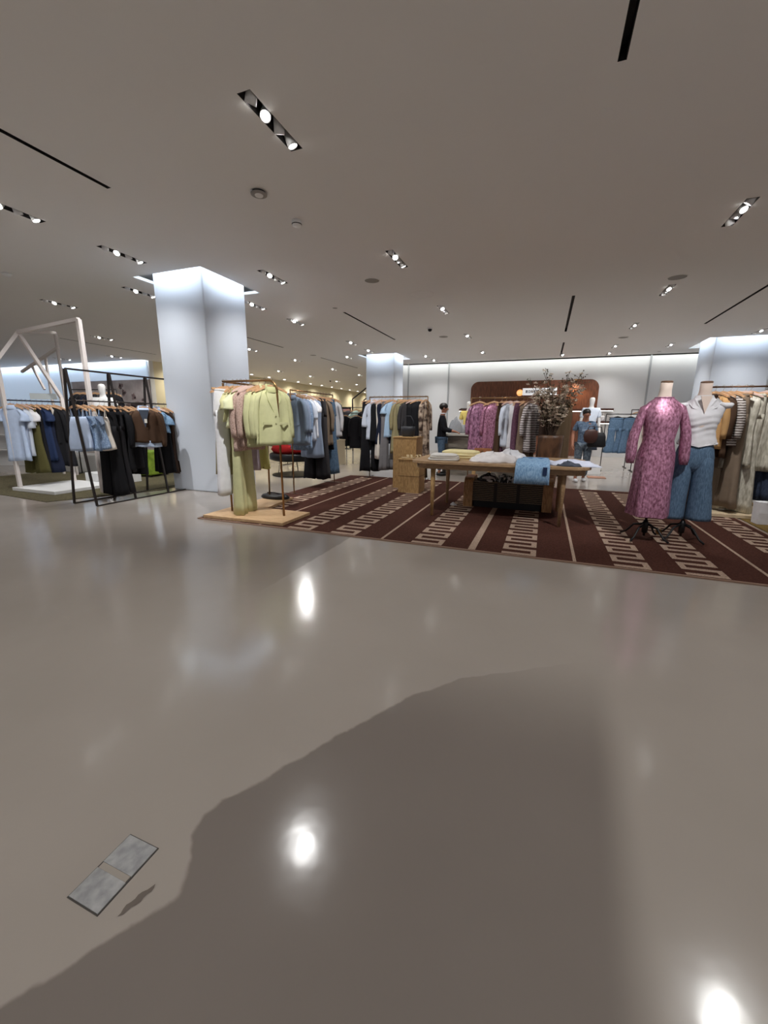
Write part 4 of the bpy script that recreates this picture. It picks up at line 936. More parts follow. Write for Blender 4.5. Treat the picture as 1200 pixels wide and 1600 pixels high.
# ------------------------------------------------------------------ right rack
plain_rack('clothes_rack', (2.12, 7.5, 0), (3.75, 7.5, 0), 1.86, 'dark bronze clothes rack at the right edge on a low wood deck', mat('bronze', srgb(92, 66, 48), .35, .8), deck=.06, feet=False)
tag(MB().bx(2.1, 3.9, 7.2, 8.1, .0135, .06).build('display_deck', two_tone('ash_deck', srgb(190, 170, 138), srgb(212, 192, 160), 'noise', 10, .6, (1, 7, 1)), bev=.003), 'low pale wood deck under the clothes rack at the right edge', 'display platform')
row('right edge rack', 'left', 'clothes on the right edge rack', [
    (2.20, 'trousers', 'dark brown trousers', 'trousers', 'trousers', BROWN2, -1.2, dict(L=1.6)),
    (2.27, 'blazer', 'camel blazer', 'blazer', 'blazer', CAMEL, -1.0, dict(L=.78, sl='long', w=.22)),
    (2.36, 'blouse', 'brown blouse', 'blouse', 'shirt', BROWN, -1.1, dict(L=.9, sl='long')),
    (2.45, 'striped_sweater', 'brown and white striped sweater', 'sweater', 'shirt', STRIPE, -1.0, dict(L=.72, sl='long')),
    (2.52, 'trousers', 'wide brown trousers', 'trousers', 'trousers', TAUPE, -.9, dict(L=1.62, hem=.16)),
    (2.62, 'beaded_tunic', 'beaded sand coloured tunic', 'tunic', 'dress', SAND, -.6, dict(L=1.05, w=.2, hem=.22, hm=M_PALEH)),
    (2.68, 'trousers', 'sand coloured beaded trousers', 'trousers', 'trousers', SAND, -.5, dict(L=1.68, hem=.15)),
    (2.86, 'beaded_dress', 'pale beaded dress', 'dress', 'dress', SAND, -.5, dict(L=1.08, w=.2, hm=M_PALEH)),
    (3.02, 'jeans', 'dark navy wide jeans', 'jeans', 'trousers', DENIMD, -.6, dict(L=1.5, hem=.17)),
    (3.14, 'dress', 'black dress', 'dress', 'dress', BLK, -.7, dict(L=1.2)),
    (3.28, 'coat', 'brown coat', 'coat', 'coat', BROWN, -.8, dict(L=1.2, sl='long')),
    (3.42, 'skirt', 'navy long skirt', 'skirt', 'skirt', NAVY, -.6, dict(L=1.1)),
], lambda t: (t, 7.5, 1.872))
o = thing('paper_bag', (2.93, 6.95, .0135), 'white paper shopping bag standing on the rug at right edge', 'bag', .1)
MB().loft([[Vector((x*w, y*.075+dy, z)) for x, y in ((-1, -1), (1, -1), (1, 1), (-1, 1))] for w, z, dy in ((.13, 0, 0), (.135, .15, 0), (.14, .3, .01))]).build('body', WHT, o)
MB().tube([(-.06, -.066, .29), (-.05, -.07, .36), (.05, -.07, .36), (.06, -.066, .29)], .005, 6).build('handle', WHT, o)

# ------------------------------------------------------------------ counter and back wall
o = thing('service_counter', (-1.5, 10.6, 0), 'grey service counter behind the purple dresses', 'counter')
MC = two_tone('grey_oak', srgb(112, 104, 94), srgb(134, 126, 114), 'noise', 8, .6, (.6, 4, 4))
MB().bx(-.85, .95, -.32, .32, 0, .68).build('lower_body', MC, o); MB().bx(-.86, .96, -.33, .33, .69, .98).build('upper_body', MC, o)
MB().bx(-.92, 1.02, -.38, .38, .98, 1.03).build('counter_top', mat('stone_top', srgb(188, 184, 176), .35), o, bev=.004)
o = thing('wall_panel', (-.62, 18.2, 0), 'wide walnut wall panel with rounded upper corners on back wall', 'wall panel')
r = .32; w, h = 2.42, 2.93
P = [Vector((-w, 0, 0)), Vector((w, 0, 0))]+[Vector((w-r+r*math.cos(a), 0, h-r+r*math.sin(a))) for a in [PI/2*k/10 for k in range(11)]]+[Vector((-w+r-r*math.cos(a), 0, h-r+r*math.sin(a))) for a in [PI/2*k/10 for k in range(10, -1, -1)]]
MB().loft([[p+Vector((0, -.1, 0)) for p in P], [p+Vector((0, .09, 0)) for p in P]]).build('panel', M_WALNUT, o)
for x in (-1.6, -.8, 0, .8, 1.6): MB().bx(x-.004, x+.004, -.103, -.09, 0, h-.02).build('joint', mat('walnut_joint', srgb(58, 34, 24), .6), o)
def shelf(x0, x1, z, label, y=18.0):
    o = thing('wall_shelf', ((x0+x1)/2, y, z), label, 'shelf'); w = (x1-x0)/2
    yb = .1 if abs((x0+x1)/2) < 1.5 else .27
    MB().bx(-w, w, -.2, yb, .02, .10).build('board', M_SHELFW, o); MB().bx(-w+.02, w-.02, -.19, -.12, -.0, .02).build('light_strip', M_LED, o)
shelf(-3.45, 1.75, 1.72, 'long dark shelf with lit underside across the walnut panel')
shelf(1.85, 2.35, 1.74, 'short lit dark shelf right of the walnut panel, upper'); shelf(1.85, 2.3, 1.27, 'short lit dark shelf right of the walnut panel, lower')
o = thing('handbag', (1.98, 17.95, 1.37), 'small white handbag on the lower short shelf', 'handbag')
MB().box((0, 0, .1), (.22, .1, .2)).build('body', WHT, o, bev=.03); MB().tube([(-.08, 0, .19), (-.06, 0, .3), (.06, 0, .3), (.08, 0, .19)], .008).build('handle', WHT, o)
# sign
o = thing('wall_sign', (-.4, 18.03, 2.49), 'white wall sign with dark lettering and an orange round emblem', 'sign')
MB().bx(-.56, .72, -.03, .06, -.13, .14).build('sign_board', mat('sign_white', srgb(236, 238, 242), .4, emit=(.95, .97, 1, 1), estr=.45), o, bev=.01)
ol = MB().lathe([(.0005, 0), (.125, 0), (.125, .05), (.0005, .05)], n=28); ol.v = [Vector((v.x-.66, -v.z+.03, v.y-.03)) for v in ol.v]; ol.build('emblem', mat('emblem_orange', srgb(238, 160, 76), .4, emit=(1, .55, .2, 1), estr=.8), o)
g = MB(); 
for a, b_, c, d_ in ((-.77, -.6, -.045, -.028), (-.75, -.6, .01, .024)): g.bx(a, b_, -.026, -.018, c, d_)
g.build('emblem_mark', mat('emblem_pale', srgb(255, 226, 180), .4, emit=(1, .8, .55, 1), estr=.8), o)
INKM = mat('sign_ink', srgb(26, 30, 48), .5)
# strokes of the unreadable bold lettering, each letter its own strokes
x = -.44
LET = MB()
for shape in ('|||', '[]', '|||', 'C', '|_', '/', 'U', '-', '-'):
    wl = .075
    if shape == '|||':
        for k in range(3): LET.bx(x+k*.028, x+k*.028+.02, -.036, -.028, -.045, .06)
        LET.bx(x, x+.075, -.036, -.028, .035, .06)
    elif shape == '[]':
        for q_ in ((0, .022), (.055, .077)): LET.bx(x+q_[0], x+q_[1], -.036, -.028, -.045, .06)
        LET.bx(x, x+.075, -.036, -.028, .04, .06); LET.bx(x, x+.075, -.036, -.028, -.045, -.025)
    elif shape == 'C':
        LET.bx(x, x+.024, -.036, -.028, -.045, .06); LET.bx(x, x+.075, -.036, -.028, .04, .06); LET.bx(x, x+.075, -.036, -.028, -.045, -.025)
    elif shape == '|_':
        LET.bx(x, x+.024, -.036, -.028, -.045, .06); LET.bx(x, x+.075, -.036, -.028, -.045, -.02)
    elif shape == '/': LET.bar((x, -.032, -.04), (x+.07, -.032, .055), .024, .008)
    elif shape == 'U':
        LET.bx(x, x+.024, -.036, -.028, -.045, .06); LET.bx(x+.053, x+.077, -.036, -.028, -.045, .06); LET.bx(x, x+.077, -.036, -.028, -.045, -.022)
    else: LET.bx(x, x+.085, -.036, -.028, -.03, .02)
    x += .105
LET.build('lettering', INKM, o)
# fur-like lamp glow seen on the panel: a real picture light above the branches
o = thing('picture_light', (1.0, 17.98, 2.86), 'small brass picture light on the walnut panel behind the branches', 'lamp')
MB().tube([(0, .12, 0), (0, -.02, .05), (0, -.16, .04)], .012).build('arm', M_GOLD, o, True)
MB().tube([(-.12, -.17, .035), (.12, -.17, .035)], .03, 12).build('shade', M_GOLD, o, True)
l = bpy.data.lights.new('picture_lamp', 'SPOT'); l.energy = 45; l.color = (1, .72, .45); l.spot_size = math.radians(120); l.spot_blend = 1; l.shadow_soft_size = .03
lo = bpy.data.objects.new('picture_lamp', l); COL.objects.link(lo); lo.location = (1.0, 17.8, 2.84); lo.rotation_euler = aim((0, .4, -1))

# ------------------------------------------------------------------ skinned bodies
def skin_body(name, V, E, m, parent, root=0, sub=2):
    me = bpy.data.meshes.new(name); bm = bmesh.new(); ly = bm.verts.layers.skin.verify()
    vs = []
    for i, (p, r) in enumerate(V):
        v = bm.verts.new(p); v[ly].radius = r if isinstance(r, tuple) else (r, r); v[ly].use_root = (i == root); vs.append(v)
    for a, b_ in E: bm.edges.new((vs[a], vs[b_]))
    bm.to_mesh(me); bm.free()
    t = bpy.data.objects.new(name+'_cage', me); COL.objects.link(t)
    t.modifiers.new('skin', 'SKIN'); s = t.modifiers.new('sub', 'SUBSURF'); s.levels = s.render_levels = sub
    dg = bpy.context.evaluated_depsgraph_get(); dg.update()
    nm = bpy.data.meshes.new_from_object(t.evaluated_get(dg)); nm.name = name
    bpy.data.objects.remove(t); bpy.data.meshes.remove(me)
    nm.materials.clear(); nm.materials.append(m)
    for p in nm.polygons: p.use_smooth = True
    o = bpy.data.objects.new(name, nm); COL.objects.link(o)
    if parent: o.parent = parent
    return o
def figure(J, m, parent, girth=1.0, name='body', hands=True, hm=1.0):
    """J: joints; x to the figure's left is +x when it faces -y"""
    V = []; E = []
    def add(p, r, to=None):
        V.append((Vector(p), r)); i = len(V)-1
        if to is not None: E.append((to, i))
        return i
    g = girth
    pel = add(J['pelvis'], (.125*g, .095*g)); sp = add(J['spine'], (.112*g, .085*g), pel); ch = add(J['chest'], (.135*g, .095*g), sp); nk0 = add(J['neck'], (.055, .05), ch)
    hd0 = add(Vector(J['head'])+Vector((0, 0, -.09)), (.056, .062), nk0); hd1 = add(J['head'], (.074*hm, .092*hm), hd0); add(Vector(J['head'])+Vector((0, .005, .075)), (.06*hm, .075*hm), hd1)
    for s in 'LR':
        sh = add(J['sh'+s], .052*g, ch); el = add(J['el'+s], .040, sh); wr = add(J['wr'+s], .027, el)
        d = (Vector(J['wr'+s])-Vector(J['el'+s])).normalized(); side = Vector(J.get('palm'+s, (1, 0, 0))).normalized()
        pm = add(Vector(J['wr'+s])+d*.06, (.034, .02), wr)
        if hands:
            pw = Vector(J['wr'+s])+d*.085; curl = Vector(J.get('curl'+s, (0, -1, 0))).normalized()
            for k in range(4):
                b0 = pw+side*(-.027+.018*k); L = (.065, .075, .07, .055)[k]
                a1 = add(b0, .0095, pm); a2 = add(b0+d*L*.5+curl*.010, .0085, a1); add(b0+d*L*.85+curl*.032, .007, a2)
            t0 = add(Vector(J['wr'+s])+d*.035-side*.032, .012, wr); add(Vector(J['wr'+s])+d*.075-side*.048+curl*.012, .009, t0)
    for s in 'LR':
        hp = add(J['hp'+s], .085*g, pel); kn = add(J['kn'+s], .056*g, hp); an = add(J['an'+s], .036, kn)
        hl = add(Vector(J['an'+s])+Vector((0, .0, -.055)), .034, an); f = Vector(J.get('toe'+s, (0, -1, 0))).normalized()
        add(Vector(J['an'+s])+f*.13+Vector((0, 0, -.065)), (.036, .024), hl)
    return skin_body(name, V, E, m, parent)
def cloth_skin(name, pts, edges, m, parent): return skin_body(name, [(Vector(p), r) for p, r in pts], edges, m, parent, 0, 2)
def face(o, h, m_lip=None):
    """eyes, brows and mouth on a head at h looking along -y"""
    h = Vector(h)
    for s in (-1, 1):
        e = MB().ell(h+Vector((s*.03, -.084, .0)), (.012, .008, .007), 10, 6).build('eye', M_WHITE, o, True)
        MB().ell(h+Vector((s*.03, -.09, .0)), (.006, .004, .006), 8, 5).build('iris', M_HAIR, e, True)
        MB().box(h+Vector((s*.03, -.088, .02)), (.03, .008, .005)).build('eyebrow', M_HAIR, o)
        MB().ell(h+Vector((s*.074, .005, -.005)), (.012, .02, .03), 10, 6).build('ear', M_SKIN, o, True)
    MB().loft([[h+Vector((x*w, -.085-d, z)) for x, d in ((-1, -.02), (0, dd), (1, -.02))] for w, z, dd in ((.006, .01, .004), (.010, -.015, .018), (.014, -.03, .022), (.010, -.036, .008))]).build('nose', M_SKIN, o, True)
    MB().ell(h+Vector((0, -.082, -.058)), (.024, .01, .007), 10, 6).build('mouth', m_lip or mat('lip', srgb(150, 84, 76), .5), o, True)

# woman with the bag
W = thing('person', (.86, 10.45, 0), 'woman in blue denim shirt and jeans walking with bags beyond the table', 'person', .12)
JW = dict(pelvis=(0, 0, .90), spine=(0, 0, 1.06), chest=(0, .0, 1.24), neck=(0, .01, 1.38), head=(-.01, -.015, 1.51),
          shL=(.165, .01, 1.315), elL=(.25, .0, 1.06), wrL=(.06, -.2, 1.0), palmL=(0, 0, 1), curlL=(0, 1, 0),
          shR=(-.165, .01, 1.315), elR=(-.24, .03, 1.07), wrR=(-.25, -.08, .86), palmR=(0, 1, 0), curlR=(1, -.3, 0),
          hpL=(.085, 0, .84), knL=(.09, -.05, .47), anL=(.08, .06, .09), hpR=(-.085, 0, .84), knR=(-.1, -.06, .47), anR=(-.12, -.1, .085))
figure(JW, M_SKIN, W, .92)
face(W, JW['head'])
hr = MB().ell(Vector(JW['head'])+Vector((0, .022, .045)), (.088, .1, .085), 16, 10).build('hair', M_HAIR, W, True)
MB().ell(Vector(JW['head'])+Vector((0, .12, .02)), (.045, .05, .05), 12, 8).build('hair_bun', M_HAIR, hr, True)
DSH = two_tone('denim_shirt', srgb(84, 104, 130), srgb(118, 140, 164), 'noise', 25, .9)
sh = cloth_skin('shirt', [((0, 0, .76), (.165, .125)), ((0, 0, 1.05), (.145, .108)), ((0, 0, 1.24), (.155, .112)), ((0, .01, 1.345), (.085, .07)), ((.165, .01, 1.305), .07), ((.235, .005, 1.12), .06), ((-.165, .01, 1.305), .07), ((-.225, .025, 1.13), .06)], [(0, 1), (1, 2), (2, 3), (2, 4), (4, 5), (2, 6), (6, 7)], DSH, W)
DJ = two_tone('washed_denim', srgb(84, 96, 110), srgb(116, 130, 142), 'noise', 25, .9)
cloth_skin('jeans', [((0, 0, .9), (.15, .115)), ((.09, 0, .82), .105), ((.092, -.05, .47), .082), ((.082, .055, .11), .07), ((-.09, 0, .82), .105), ((-.102, -.06, .47), .082), ((-.12, -.095, .11), .07)], [(0, 1), (1, 2), (2, 3), (0, 4), (4, 5), (5, 6)], DJ, W)
for a in ('L', 'R'):
    p = Vector(JW['an'+a]); MB().ell(p+Vector((0, -.06, -.05)), (.048, .13, .042), 14, 8).build('shoe', WHT, W, True)
MB().box((-.03, -.125, 1.17), (.12, .008, .05)).build('shirt_print', fab(150, 170, 196), W)
hb = thing('tote_bag', (1.1, 10.28, .98), 'large black tote bag hanging from the walking woman arm', 'bag', .3)
MB().loft([[Vector((w*math.copysign(abs(math.cos(a))**.45, math.cos(a)), d*math.sin(a), z)) for a in [2*PI*k/24 for k in range(24)]] for w, d, z in ((.17, .06, -.18), (.2, .075, -.15), (.18, .06, .05), (.15, .03, .14))]).build('body', mat('tote_black', srgb(22, 22, 26), .7), hb, True)
MB().tube([(-.1, 0, .13), (-.07, 0, .26), (.07, 0, .26), (.1, 0, .13)], .01).build('handle', mat('tote_black', srgb(22, 22, 26), .7), hb, True)
hb = thing('handbag', (.96, 10.17, 1.05), 'round dark brown handbag held in front by the walking woman', 'handbag', .25)
bl_ = mat('brown_leather', srgb(74, 44, 38), .5)
MB().loft([[Vector((w*math.cos(a), d*math.sin(a), z)) for a in [2*PI*k/22 for k in range(22)]] for w, d, z in ((.06, .03, -.16), (.13, .05, -.12), (.155, .055, 0), (.13, .045, .1), (.07, .02, .14))]).build('body', bl_, hb, True)
MB().tube([(-.08, 0, .12), (-.05, 0, .2), (.05, 0, .2), (.08, 0, .12)], .009).build('handle', bl_, hb, True)

# man in black at the counter
Mn = thing('person', (-2.36, 10.1, 0), 'person in black sweater and blue jeans standing at the grey counter', 'person', 1.75)
JM = dict(pelvis=(0, 0, .96), spine=(0, .0, 1.13), chest=(0, -.01, 1.34), neck=(0, -.01, 1.49), head=(0, -.045, 1.635),
          shL=(.185, -.01, 1.42), elL=(.22, -.08, 1.14), wrL=(.14, -.32, 1.08), palmL=(1, 0, 0), curlL=(0, 0, -1),
          shR=(-.185, -.01, 1.42), elR=(-.23, -.05, 1.14), wrR=(-.15, -.3, 1.09), palmR=(-1, 0, 0), curlR=(0, 0, -1),
          hpL=(.09, 0, .9), knL=(.1, -.02, .5), anL=(.11, .03, .09), hpR=(-.09, 0, .9), knR=(-.1, -.02, .5), anR=(-.12, .02, .09))
figure(JM, M_SKIN, Mn, 1.0); face(Mn, JM['head'])
MB().ell(Vector(JM['head'])+Vector((0, .022, .045)), (.09, .105, .09), 16, 10).build('hair', M_HAIR, Mn, True)
cloth_skin('sweater', [((0, 0, .80), (.17, .13)), ((0, 0, 1.13), (.155, .115)), ((0, -.01, 1.34), (.175, .12)), ((0, -.008, 1.465), (.08, .07)), ((.185, -.01, 1.41), .078), ((.22, -.08, 1.14), .062), ((.155, -.27, 1.09), .045), ((-.185, -.01, 1.41), .078), ((-.23, -.05, 1.14), .062), ((-.165, -.25, 1.1), .045)], [(0, 1), (1, 2), (2, 3), (2, 4), (4, 5), (5, 6), (2, 7), (7, 8), (8, 9)], fab(24, 24, 30), Mn)
MB().tube([(.075*math.cos(a), -.012+.066*math.sin(a), 1.515) for a in [2*PI*k/16 for k in range(17)]], .012).build('shirt_collar', WHT, Mn, True)
cloth_skin('jeans', [((0, 0, .97), (.15, .115)), ((.095, 0, .88), .105), ((.1, -.02, .5), .078), ((.11, .03, .13), .065), ((-.095, 0, .88), .105), ((-.1, -.02, .5), .078), ((-.12, .02, .13), .065)], [(0, 1), (1, 2), (2, 3), (0, 4), (4, 5), (5, 6)], DENIM, Mn)
for a in ('L', 'R'):
    p = Vector(JM['an'+a]); MB().ell(p+Vector((0, -.06, -.045)), (.05, .14, .045), 14, 8).build('shoe', M_BLACKM, Mn, True)

# ------------------------------------------------------------------ full white mannequins
def mannequin(loc, rz, label, top=None, bottom=None, topn='t_shirt', H=1.0, zb=.0):
    o = thing('mannequin', loc, label, 'mannequin', rz)
    J = dict(pelvis=(0, 0, 1.0), spine=(0, 0, 1.17), chest=(0, 0, 1.38), neck=(0, .01, 1.54), head=(0, -.01, 1.7), shL=(.175, 0, 1.46), elL=(.22, .02, 1.18), wrL=(.24, -.02, .94), shR=(-.175, 0, 1.46), elR=(-.22, .02, 1.18), wrR=(-.24, -.02, .94),
             palmL=(0, 1, 0), palmR=(0, 1, 0), curlL=(-1, 0, 0), curlR=(1, 0, 0), hpL=(.085, 0, .93), knL=(.09, -.02, .52), anL=(.1, .01, .1), hpR=(-.085, 0, .93), knR=(-.09, -.02, .52), anR=(-.1, .01, .1))
    figure(J, M_MANQ, o, .92, hm=1.05)
    if top: cloth_skin(topn, [((0, 0, .98), (.17, .125)), ((0, 0, 1.17), (.15, .11)), ((0, 0, 1.37), (.165, .115)), ((0, .01, 1.5), (.085, .07)), ((.175, 0, 1.45), .075), ((.215, .015, 1.24), .066), ((-.175, 0, 1.45), .075), ((-.215, .015, 1.24), .066)], [(0, 1), (1, 2), (2, 3), (2, 4), (4, 5), (2, 6), (6, 7)], top, o)
    if bottom: MB().loft(torso_rings([(.42, .25, .2, 0), (.7, .21, .17, 0), (.95, .165, .13, 0), (1.05, .14, .11, 0)])).build('skirt', bottom, o, True)
    MB().lathe([(.0005, 0), (.2, 0), (.2, .012), (.0005, .014)], n=24).build('base_plate', M_CHROME, o)
    return o
mannequin((1.1, 12.3, .2), .1, 'white mannequin with head wearing a white tee behind the walking woman', fab(214, 224, 238), fab(60, 70, 88))
mannequin((-2.1, 12.3, .12), .2, 'white mannequin in yellow top and grey skirt behind the counter', fab(228, 206, 120), GREY, 'yellow_top')
mannequin((-8.42, 6.0, .24), .6, 'white mannequin in a pale top behind the A-frame rack', fab(226, 226, 226), BLK)
tag(MB().bx(-8.78, -8.06, 5.65, 6.35, .01, .24).build('display_plinth', M_WHITE, bev=.005), 'low white plinth under the mannequin behind the A-frame rack', 'plinth')
tag(MB().bx(.75, 1.45, 11.95, 12.65, 0, .2).build('display_plinth', M_WHITE, bev=.004), 'white plinth under the white tee mannequin', 'plinth')
tag(MB().bx(1.1, 1.5, 11.9-.75, 11.5, 0, .015).build('display_plate', mat('terracotta', srgb(176, 128, 104), .7), bev=.004), 'flat terracotta coloured mat on the floor right of the walking woman', 'mat')
tag(MB().bx(-2.45, -1.75, 11.95, 12.65, 0, .12).build('display_plinth', M_WHITE, bev=.004), 'white plinth under the mannequin behind the counter', 'plinth')
heap(-2.12, 10.72, .2, .13, .34, fab(150, 152, 156), 'grey cloth bag on the service counter left of purple dresses', 'cloth_bag', .2, z=1.03, cat='bag', seed=31)
heap(-2.72, 10.5, .1, .07, .0001+.14, fab(22, 22, 26), 'small black pouch on the service counter end', 'pouch', .2, z=1.03, cat='bag', seed=32) if False else None

# ------------------------------------------------------------------ jeans on their own stand
plain_rack('clothes_rack', (1.58, 13.2, 0), (2.35, 13.2, 0), 1.56, 'slim black steel rack with jeans right of the walking woman', M_BLACKM)
row('slim black rack', 'left', 'jeans on the slim black rack', [
    (1.86, 'jeans', 'blue wide leg jeans with white tag', 'jeans', 'trousers', DENIM, .15, dict(L=.95, hem=.16, hm=M_BLACKM)),
    (2.18, 'jeans', 'second pair of wide blue jeans', 'jeans', 'trousers', DENIM, .5, dict(L=.95, hem=.15, hm=M_BLACKM)),
], lambda t: (t, 13.2, 1.572))
plain_rack('clothes_rack', (2.35, 14.2, 0), (3.2, 14.2, 0), 1.7, 'black steel rack with pale blouses behind the pink dress', M_BLACKM)
row('rack behind pink dress', 'left', 'blouses behind the pink dress', [(2.5, 'blouse', 'white blouse', 'blouse', 'shirt', WHT, .5, dict(L=.8, sl='long')), (2.7, 'dress', 'cream dress', 'dress', 'dress', OFFW, .5, dict(L=1.1)), (2.9, 'blouse', 'pale rose blouse', 'blouse', 'shirt', fab(220, 190, 190), .5, dict(L=.8, sl='long'))], lambda t: (t, 14.2, 1.712))

# ------------------------------------------------------------------ far racks between the columns
def far_rack(x0, x1, y, h, label, items, z=None):
    plain_rack('clothes_rack', (x0, y, 0), (x1, y, 0), h, label, M_STEEL)
    n = len(items)
    for i, (nm, desc, kind, m, kw) in enumerate(items):
        garment(nm, (x0+(x1-x0)*(i+.7)/(n+.4), y, h+.012), .6, desc, nm.split('_')[-1], kind, m, **kw)
far_rack(-6.9, -5.6, 13.2, 1.75, 'steel rack of dark jackets far behind the blue rack', [
    ('jacket', 'charcoal jacket on the far rack behind the blue rack, leftmost', 'jacket', CHAR, dict(L=.75, sl='long')), ('jacket', 'dark grey jacket on the far rack behind the blue rack', 'jacket', fab(72, 72, 76), dict(L=.75, sl='long')),
    ('blouse', 'pale mint blouse on the far rack behind the blue rack', 'shirt', fab(190, 214, 204), dict(L=.5, sl='short')), ('jacket', 'black jacket on the far rack behind the blue rack', 'jacket', BLK, dict(L=.8, sl='long'))])
far_rack(-6.3, -5.0, 12.2, 1.55, 'low steel rack of black coats beside the white blouse rack', [
    ('coat', 'black coat on the low rack beyond the white blouse, leftmost', 'coat', BLK, dict(L=.95, sl='long')), ('coat', 'black coat on the low rack beyond the white blouse, middle', 'coat', BLK2, dict(L=1.0, sl='long')), ('coat', 'black coat on the low rack beyond the white blouse, rightmost', 'coat', BLK, dict(L=1.05, sl='long'))])
far_rack(-2.75, -1.7, 14.5, 1.75, 'dark rack with pale tops behind the person in black', [
    ('blouse', 'white blouse on the rack behind the person in black', 'shirt', WHT, dict(L=.7, sl='long')), ('blouse', 'pale blue blouse on the rack behind the person in black', 'shirt', ICE, dict(L=.9, sl='long'))])
far_rack(-8.6, -7.2, 10.6, 1.85, 'thin steel rack behind the brass corner rack', [
    ('coat', 'dark grey coat on the thin rack behind the brass corner rack', 'coat', CHAR, dict(L=1.1, sl='long')), ('dress', 'plum grey dress on the thin rack behind the brass corner rack', 'dress', fab(70, 62, 68), dict(L=1.2))])
o = thing('roof_frame', (-7.0, 16.5, 0), 'dark steel house shaped frame in the far left aisle', 'display frame')
for a, b_ in (((-.8, 0, 0), (-.8, 0, 2.2)), ((.8, 0, 0), (.8, 0, 2.2)), ((-.8, 0, 2.2), (0, 0, 2.75)), ((0, 0, 2.75), (.8, 0, 2.2)), ((-.8, 1.2, 2.2), (0, 1.2, 2.75)), ((0, 1.2, 2.75), (.8, 1.2, 2.2)), ((-.8, 1.2, 0), (-.8, 1.2, 2.2)), ((.8, 1.2, 0), (.8, 1.2, 2.2))):
    MB().bar(a, b_, .045).build('bar', M_STEEL, o)
o = thing('display_plinth', (-6.05, 11.3, 0), 'pale wood plinth with folded jeans beyond the blue rack', 'plinth')
MB().bx(-.3, .3, -.3, .3, 0, .72).build('body', mat('pale_wood', srgb(190, 176, 148), .6), o); MB().bx(-.31, .31, -.31, .31, .72, .75).build('top', mat('pale_wood', srgb(190, 176, 148), .6), o)
fold_pile(-6.05, 11.3, .45, .32, 2, None, 'folded blue jeans on the pale plinth beyond the blue rack', .04, .1, z=.75, mats=[DENIM, DENIMD], name='folded_jeans')
o = thing('poster_stand', (-8.6, 17.5, 0), 'pink poster in a black stand in the far aisle', 'poster stand')
MB().bx(-.24, .24, -.02, .02, 1.05, 1.9).build('frame', M_BLACKM, o); MB().bx(-.2, .2, -.026, -.018, 1.3, 1.82).build('poster', two_tone('pink_poster', srgb(226, 150, 170), srgb(238, 200, 206), 'noise', 4, .6), o); MB().bx(-.02, .02, -.02, .02, 0, 1.05).build('post', M_BLACKM, o); MB().bx(-.2, .2, -.15, .15, 0, .02).build('base', M_BLACKM, o)

# ------------------------------------------------------------------ far left wall display
MUR = two_tone('floral_mural', srgb(170, 158, 156), srgb(196, 186, 183), 'noise', 2.2, .8, (1, 1, 1), .35, .65)
o = thing('wall_mural', (-18.3, 13.57, 0), 'grey brown floral wall mural with a white letter behind the A-frame rack', 'mural')
MB().bx(-2.7, 2.25, -.02, .03, 0, 2.95).build('panel', MUR, o)
fl = MB(); q = random.Random(9)
for k in range(16):
    c = Vector((q.uniform(.5, 2.0), -.024, q.uniform(1.3, 2.75)))
    for a in range(6):
        an = a*PI/3+q.random(); s = q.uniform(.1, .2)
        d_ = Vector((math.cos(an), 0, math.sin(an)))*s; p_ = Vector((-d_.z, 0, d_.x))*.45
        fl.add([c, c+d_*.5+p_, c+d_, c+d_*.5-p_, c+Vector((0, .006, 0)), c+d_*.5+p_+Vector((0, .006, 0)), c+d_+Vector((0, .006, 0)), c+d_*.5-p_+Vector((0, .006, 0))], [(0, 3, 2, 1), (4, 5, 6, 7), (0, 1, 5, 4), (1, 2, 6, 5), (2, 3, 7, 6), (3, 0, 4, 7)])
fl.build('flowers', mat('mural_flower', srgb(150, 130, 130), .8), o)
e = MB(); 
for a in ((.30, .36, 2.06, 2.34), (.30, .48, 2.29, 2.34), (.30, .46, 2.18, 2.22), (.30, .48, 2.06, 2.11)): e.bx(a[0], a[1], -.05, -.02, a[2], a[3])
e.build('letter', M_WHITE, o)
o = thing('wall_glow_panel', (-23.6, 13.56, 0), 'pale sky blue wall at the far left, its light added as glow', 'wall glow')
MB().bx(-2.9, 7.5, -.02, .03, 2.97, 3.7).bx(-2.9, 2.4, -.02, .04, .4, 2.97).build('panel', mat('wall_glow_paint', srgb(196, 216, 240), .6, emit=(.68, .82, 1, 1), estr=.38, var=.08, vscale=1.2), o)  # wall colour glows by itself, standing in for light falling on it
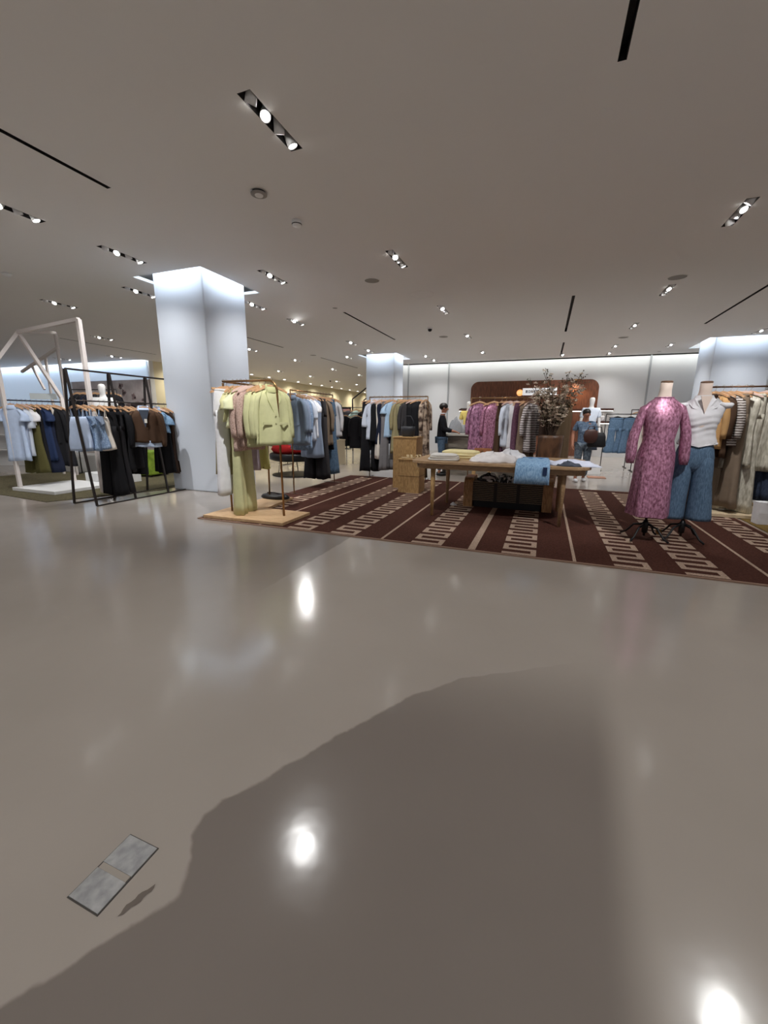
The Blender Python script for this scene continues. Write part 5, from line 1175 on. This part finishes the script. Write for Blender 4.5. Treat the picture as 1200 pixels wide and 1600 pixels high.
o = thing('display_shelf', (-13.6, 7.1, 0), 'white shelving unit at the left picture edge', 'shelf unit', .5)
for z in (.45, .85, 1.25): MB().bx(-.8, .8, -.2, .2, z, z+.03).build('shelf_board', M_WHITE, o)
for s in (-1, 1): MB().bx(s*.8-.015, s*.8+.015, -.2, .2, 0, 1.6).build('side_panel', M_WHITE, o)
MB().bx(-.8, .8, .19, .21, 0, 1.6).build('back_panel', M_WHITE, o)
for k, (z, m, t) in enumerate(((.48, fab(170, 110, 96), 'terracotta folded knits on the left edge shelf, lower'), (.88, fab(190, 140, 130), 'rose folded knits on the left edge shelf, middle'), (1.28, fab(190, 60, 70), 'red folded knit on the left edge shelf, top'))):
    fold_pile(-13.45+.0, 7.15, .7, .26, 1, m, t, .14, .5, z=z)
o = thing('storage_crate', (-8.75, 7.1, .01), 'bright green square pouffe behind the A-frame rack', 'pouffe', .1)
MB().bx(-.36, .36, -.3, .3, .04, .58).build('body', two_tone('moss_velvet', srgb(104, 132, 30), srgb(134, 160, 48), 'noise', 8, .9), o, bev=.03)
for a in (-.3, .3):
    for c in (-.24, .24): MB().bx(a-.02, a+.02, c-.02, c+.02, 0, .05).build('foot', M_STEEL, o)
o = thing('display_bench', (-10.4, 6.6, 0), 'low grey bench behind the white house frame', 'bench')
MB().bx(-1.6, -.2, .1, .9, .01, .42).build('body', mat('bench_grey', srgb(170, 168, 166), .7), o, bev=.02)

# ------------------------------------------------------------------ world and view
w = bpy.data.worlds.new('world'); SC.world = w; w.use_nodes = True
w.node_tree.nodes['Background'].inputs[0].default_value = (.9, .92, 1, 1); w.node_tree.nodes['Background'].inputs[1].default_value = .3
SC.view_settings.view_transform = 'Standard'; SC.view_settings.look = 'None'; SC.view_settings.gamma = 1; SC.view_settings.exposure = 0.0
SC.view_settings.use_curve_mapping = False
SC.cycles.max_bounces = 8; SC.cycles.diffuse_bounces = 5; SC.cycles.glossy_bounces = 4
SC.cycles.sample_clamp_indirect = 6
try: SC.cycles.use_denoising = True
except Exception: pass
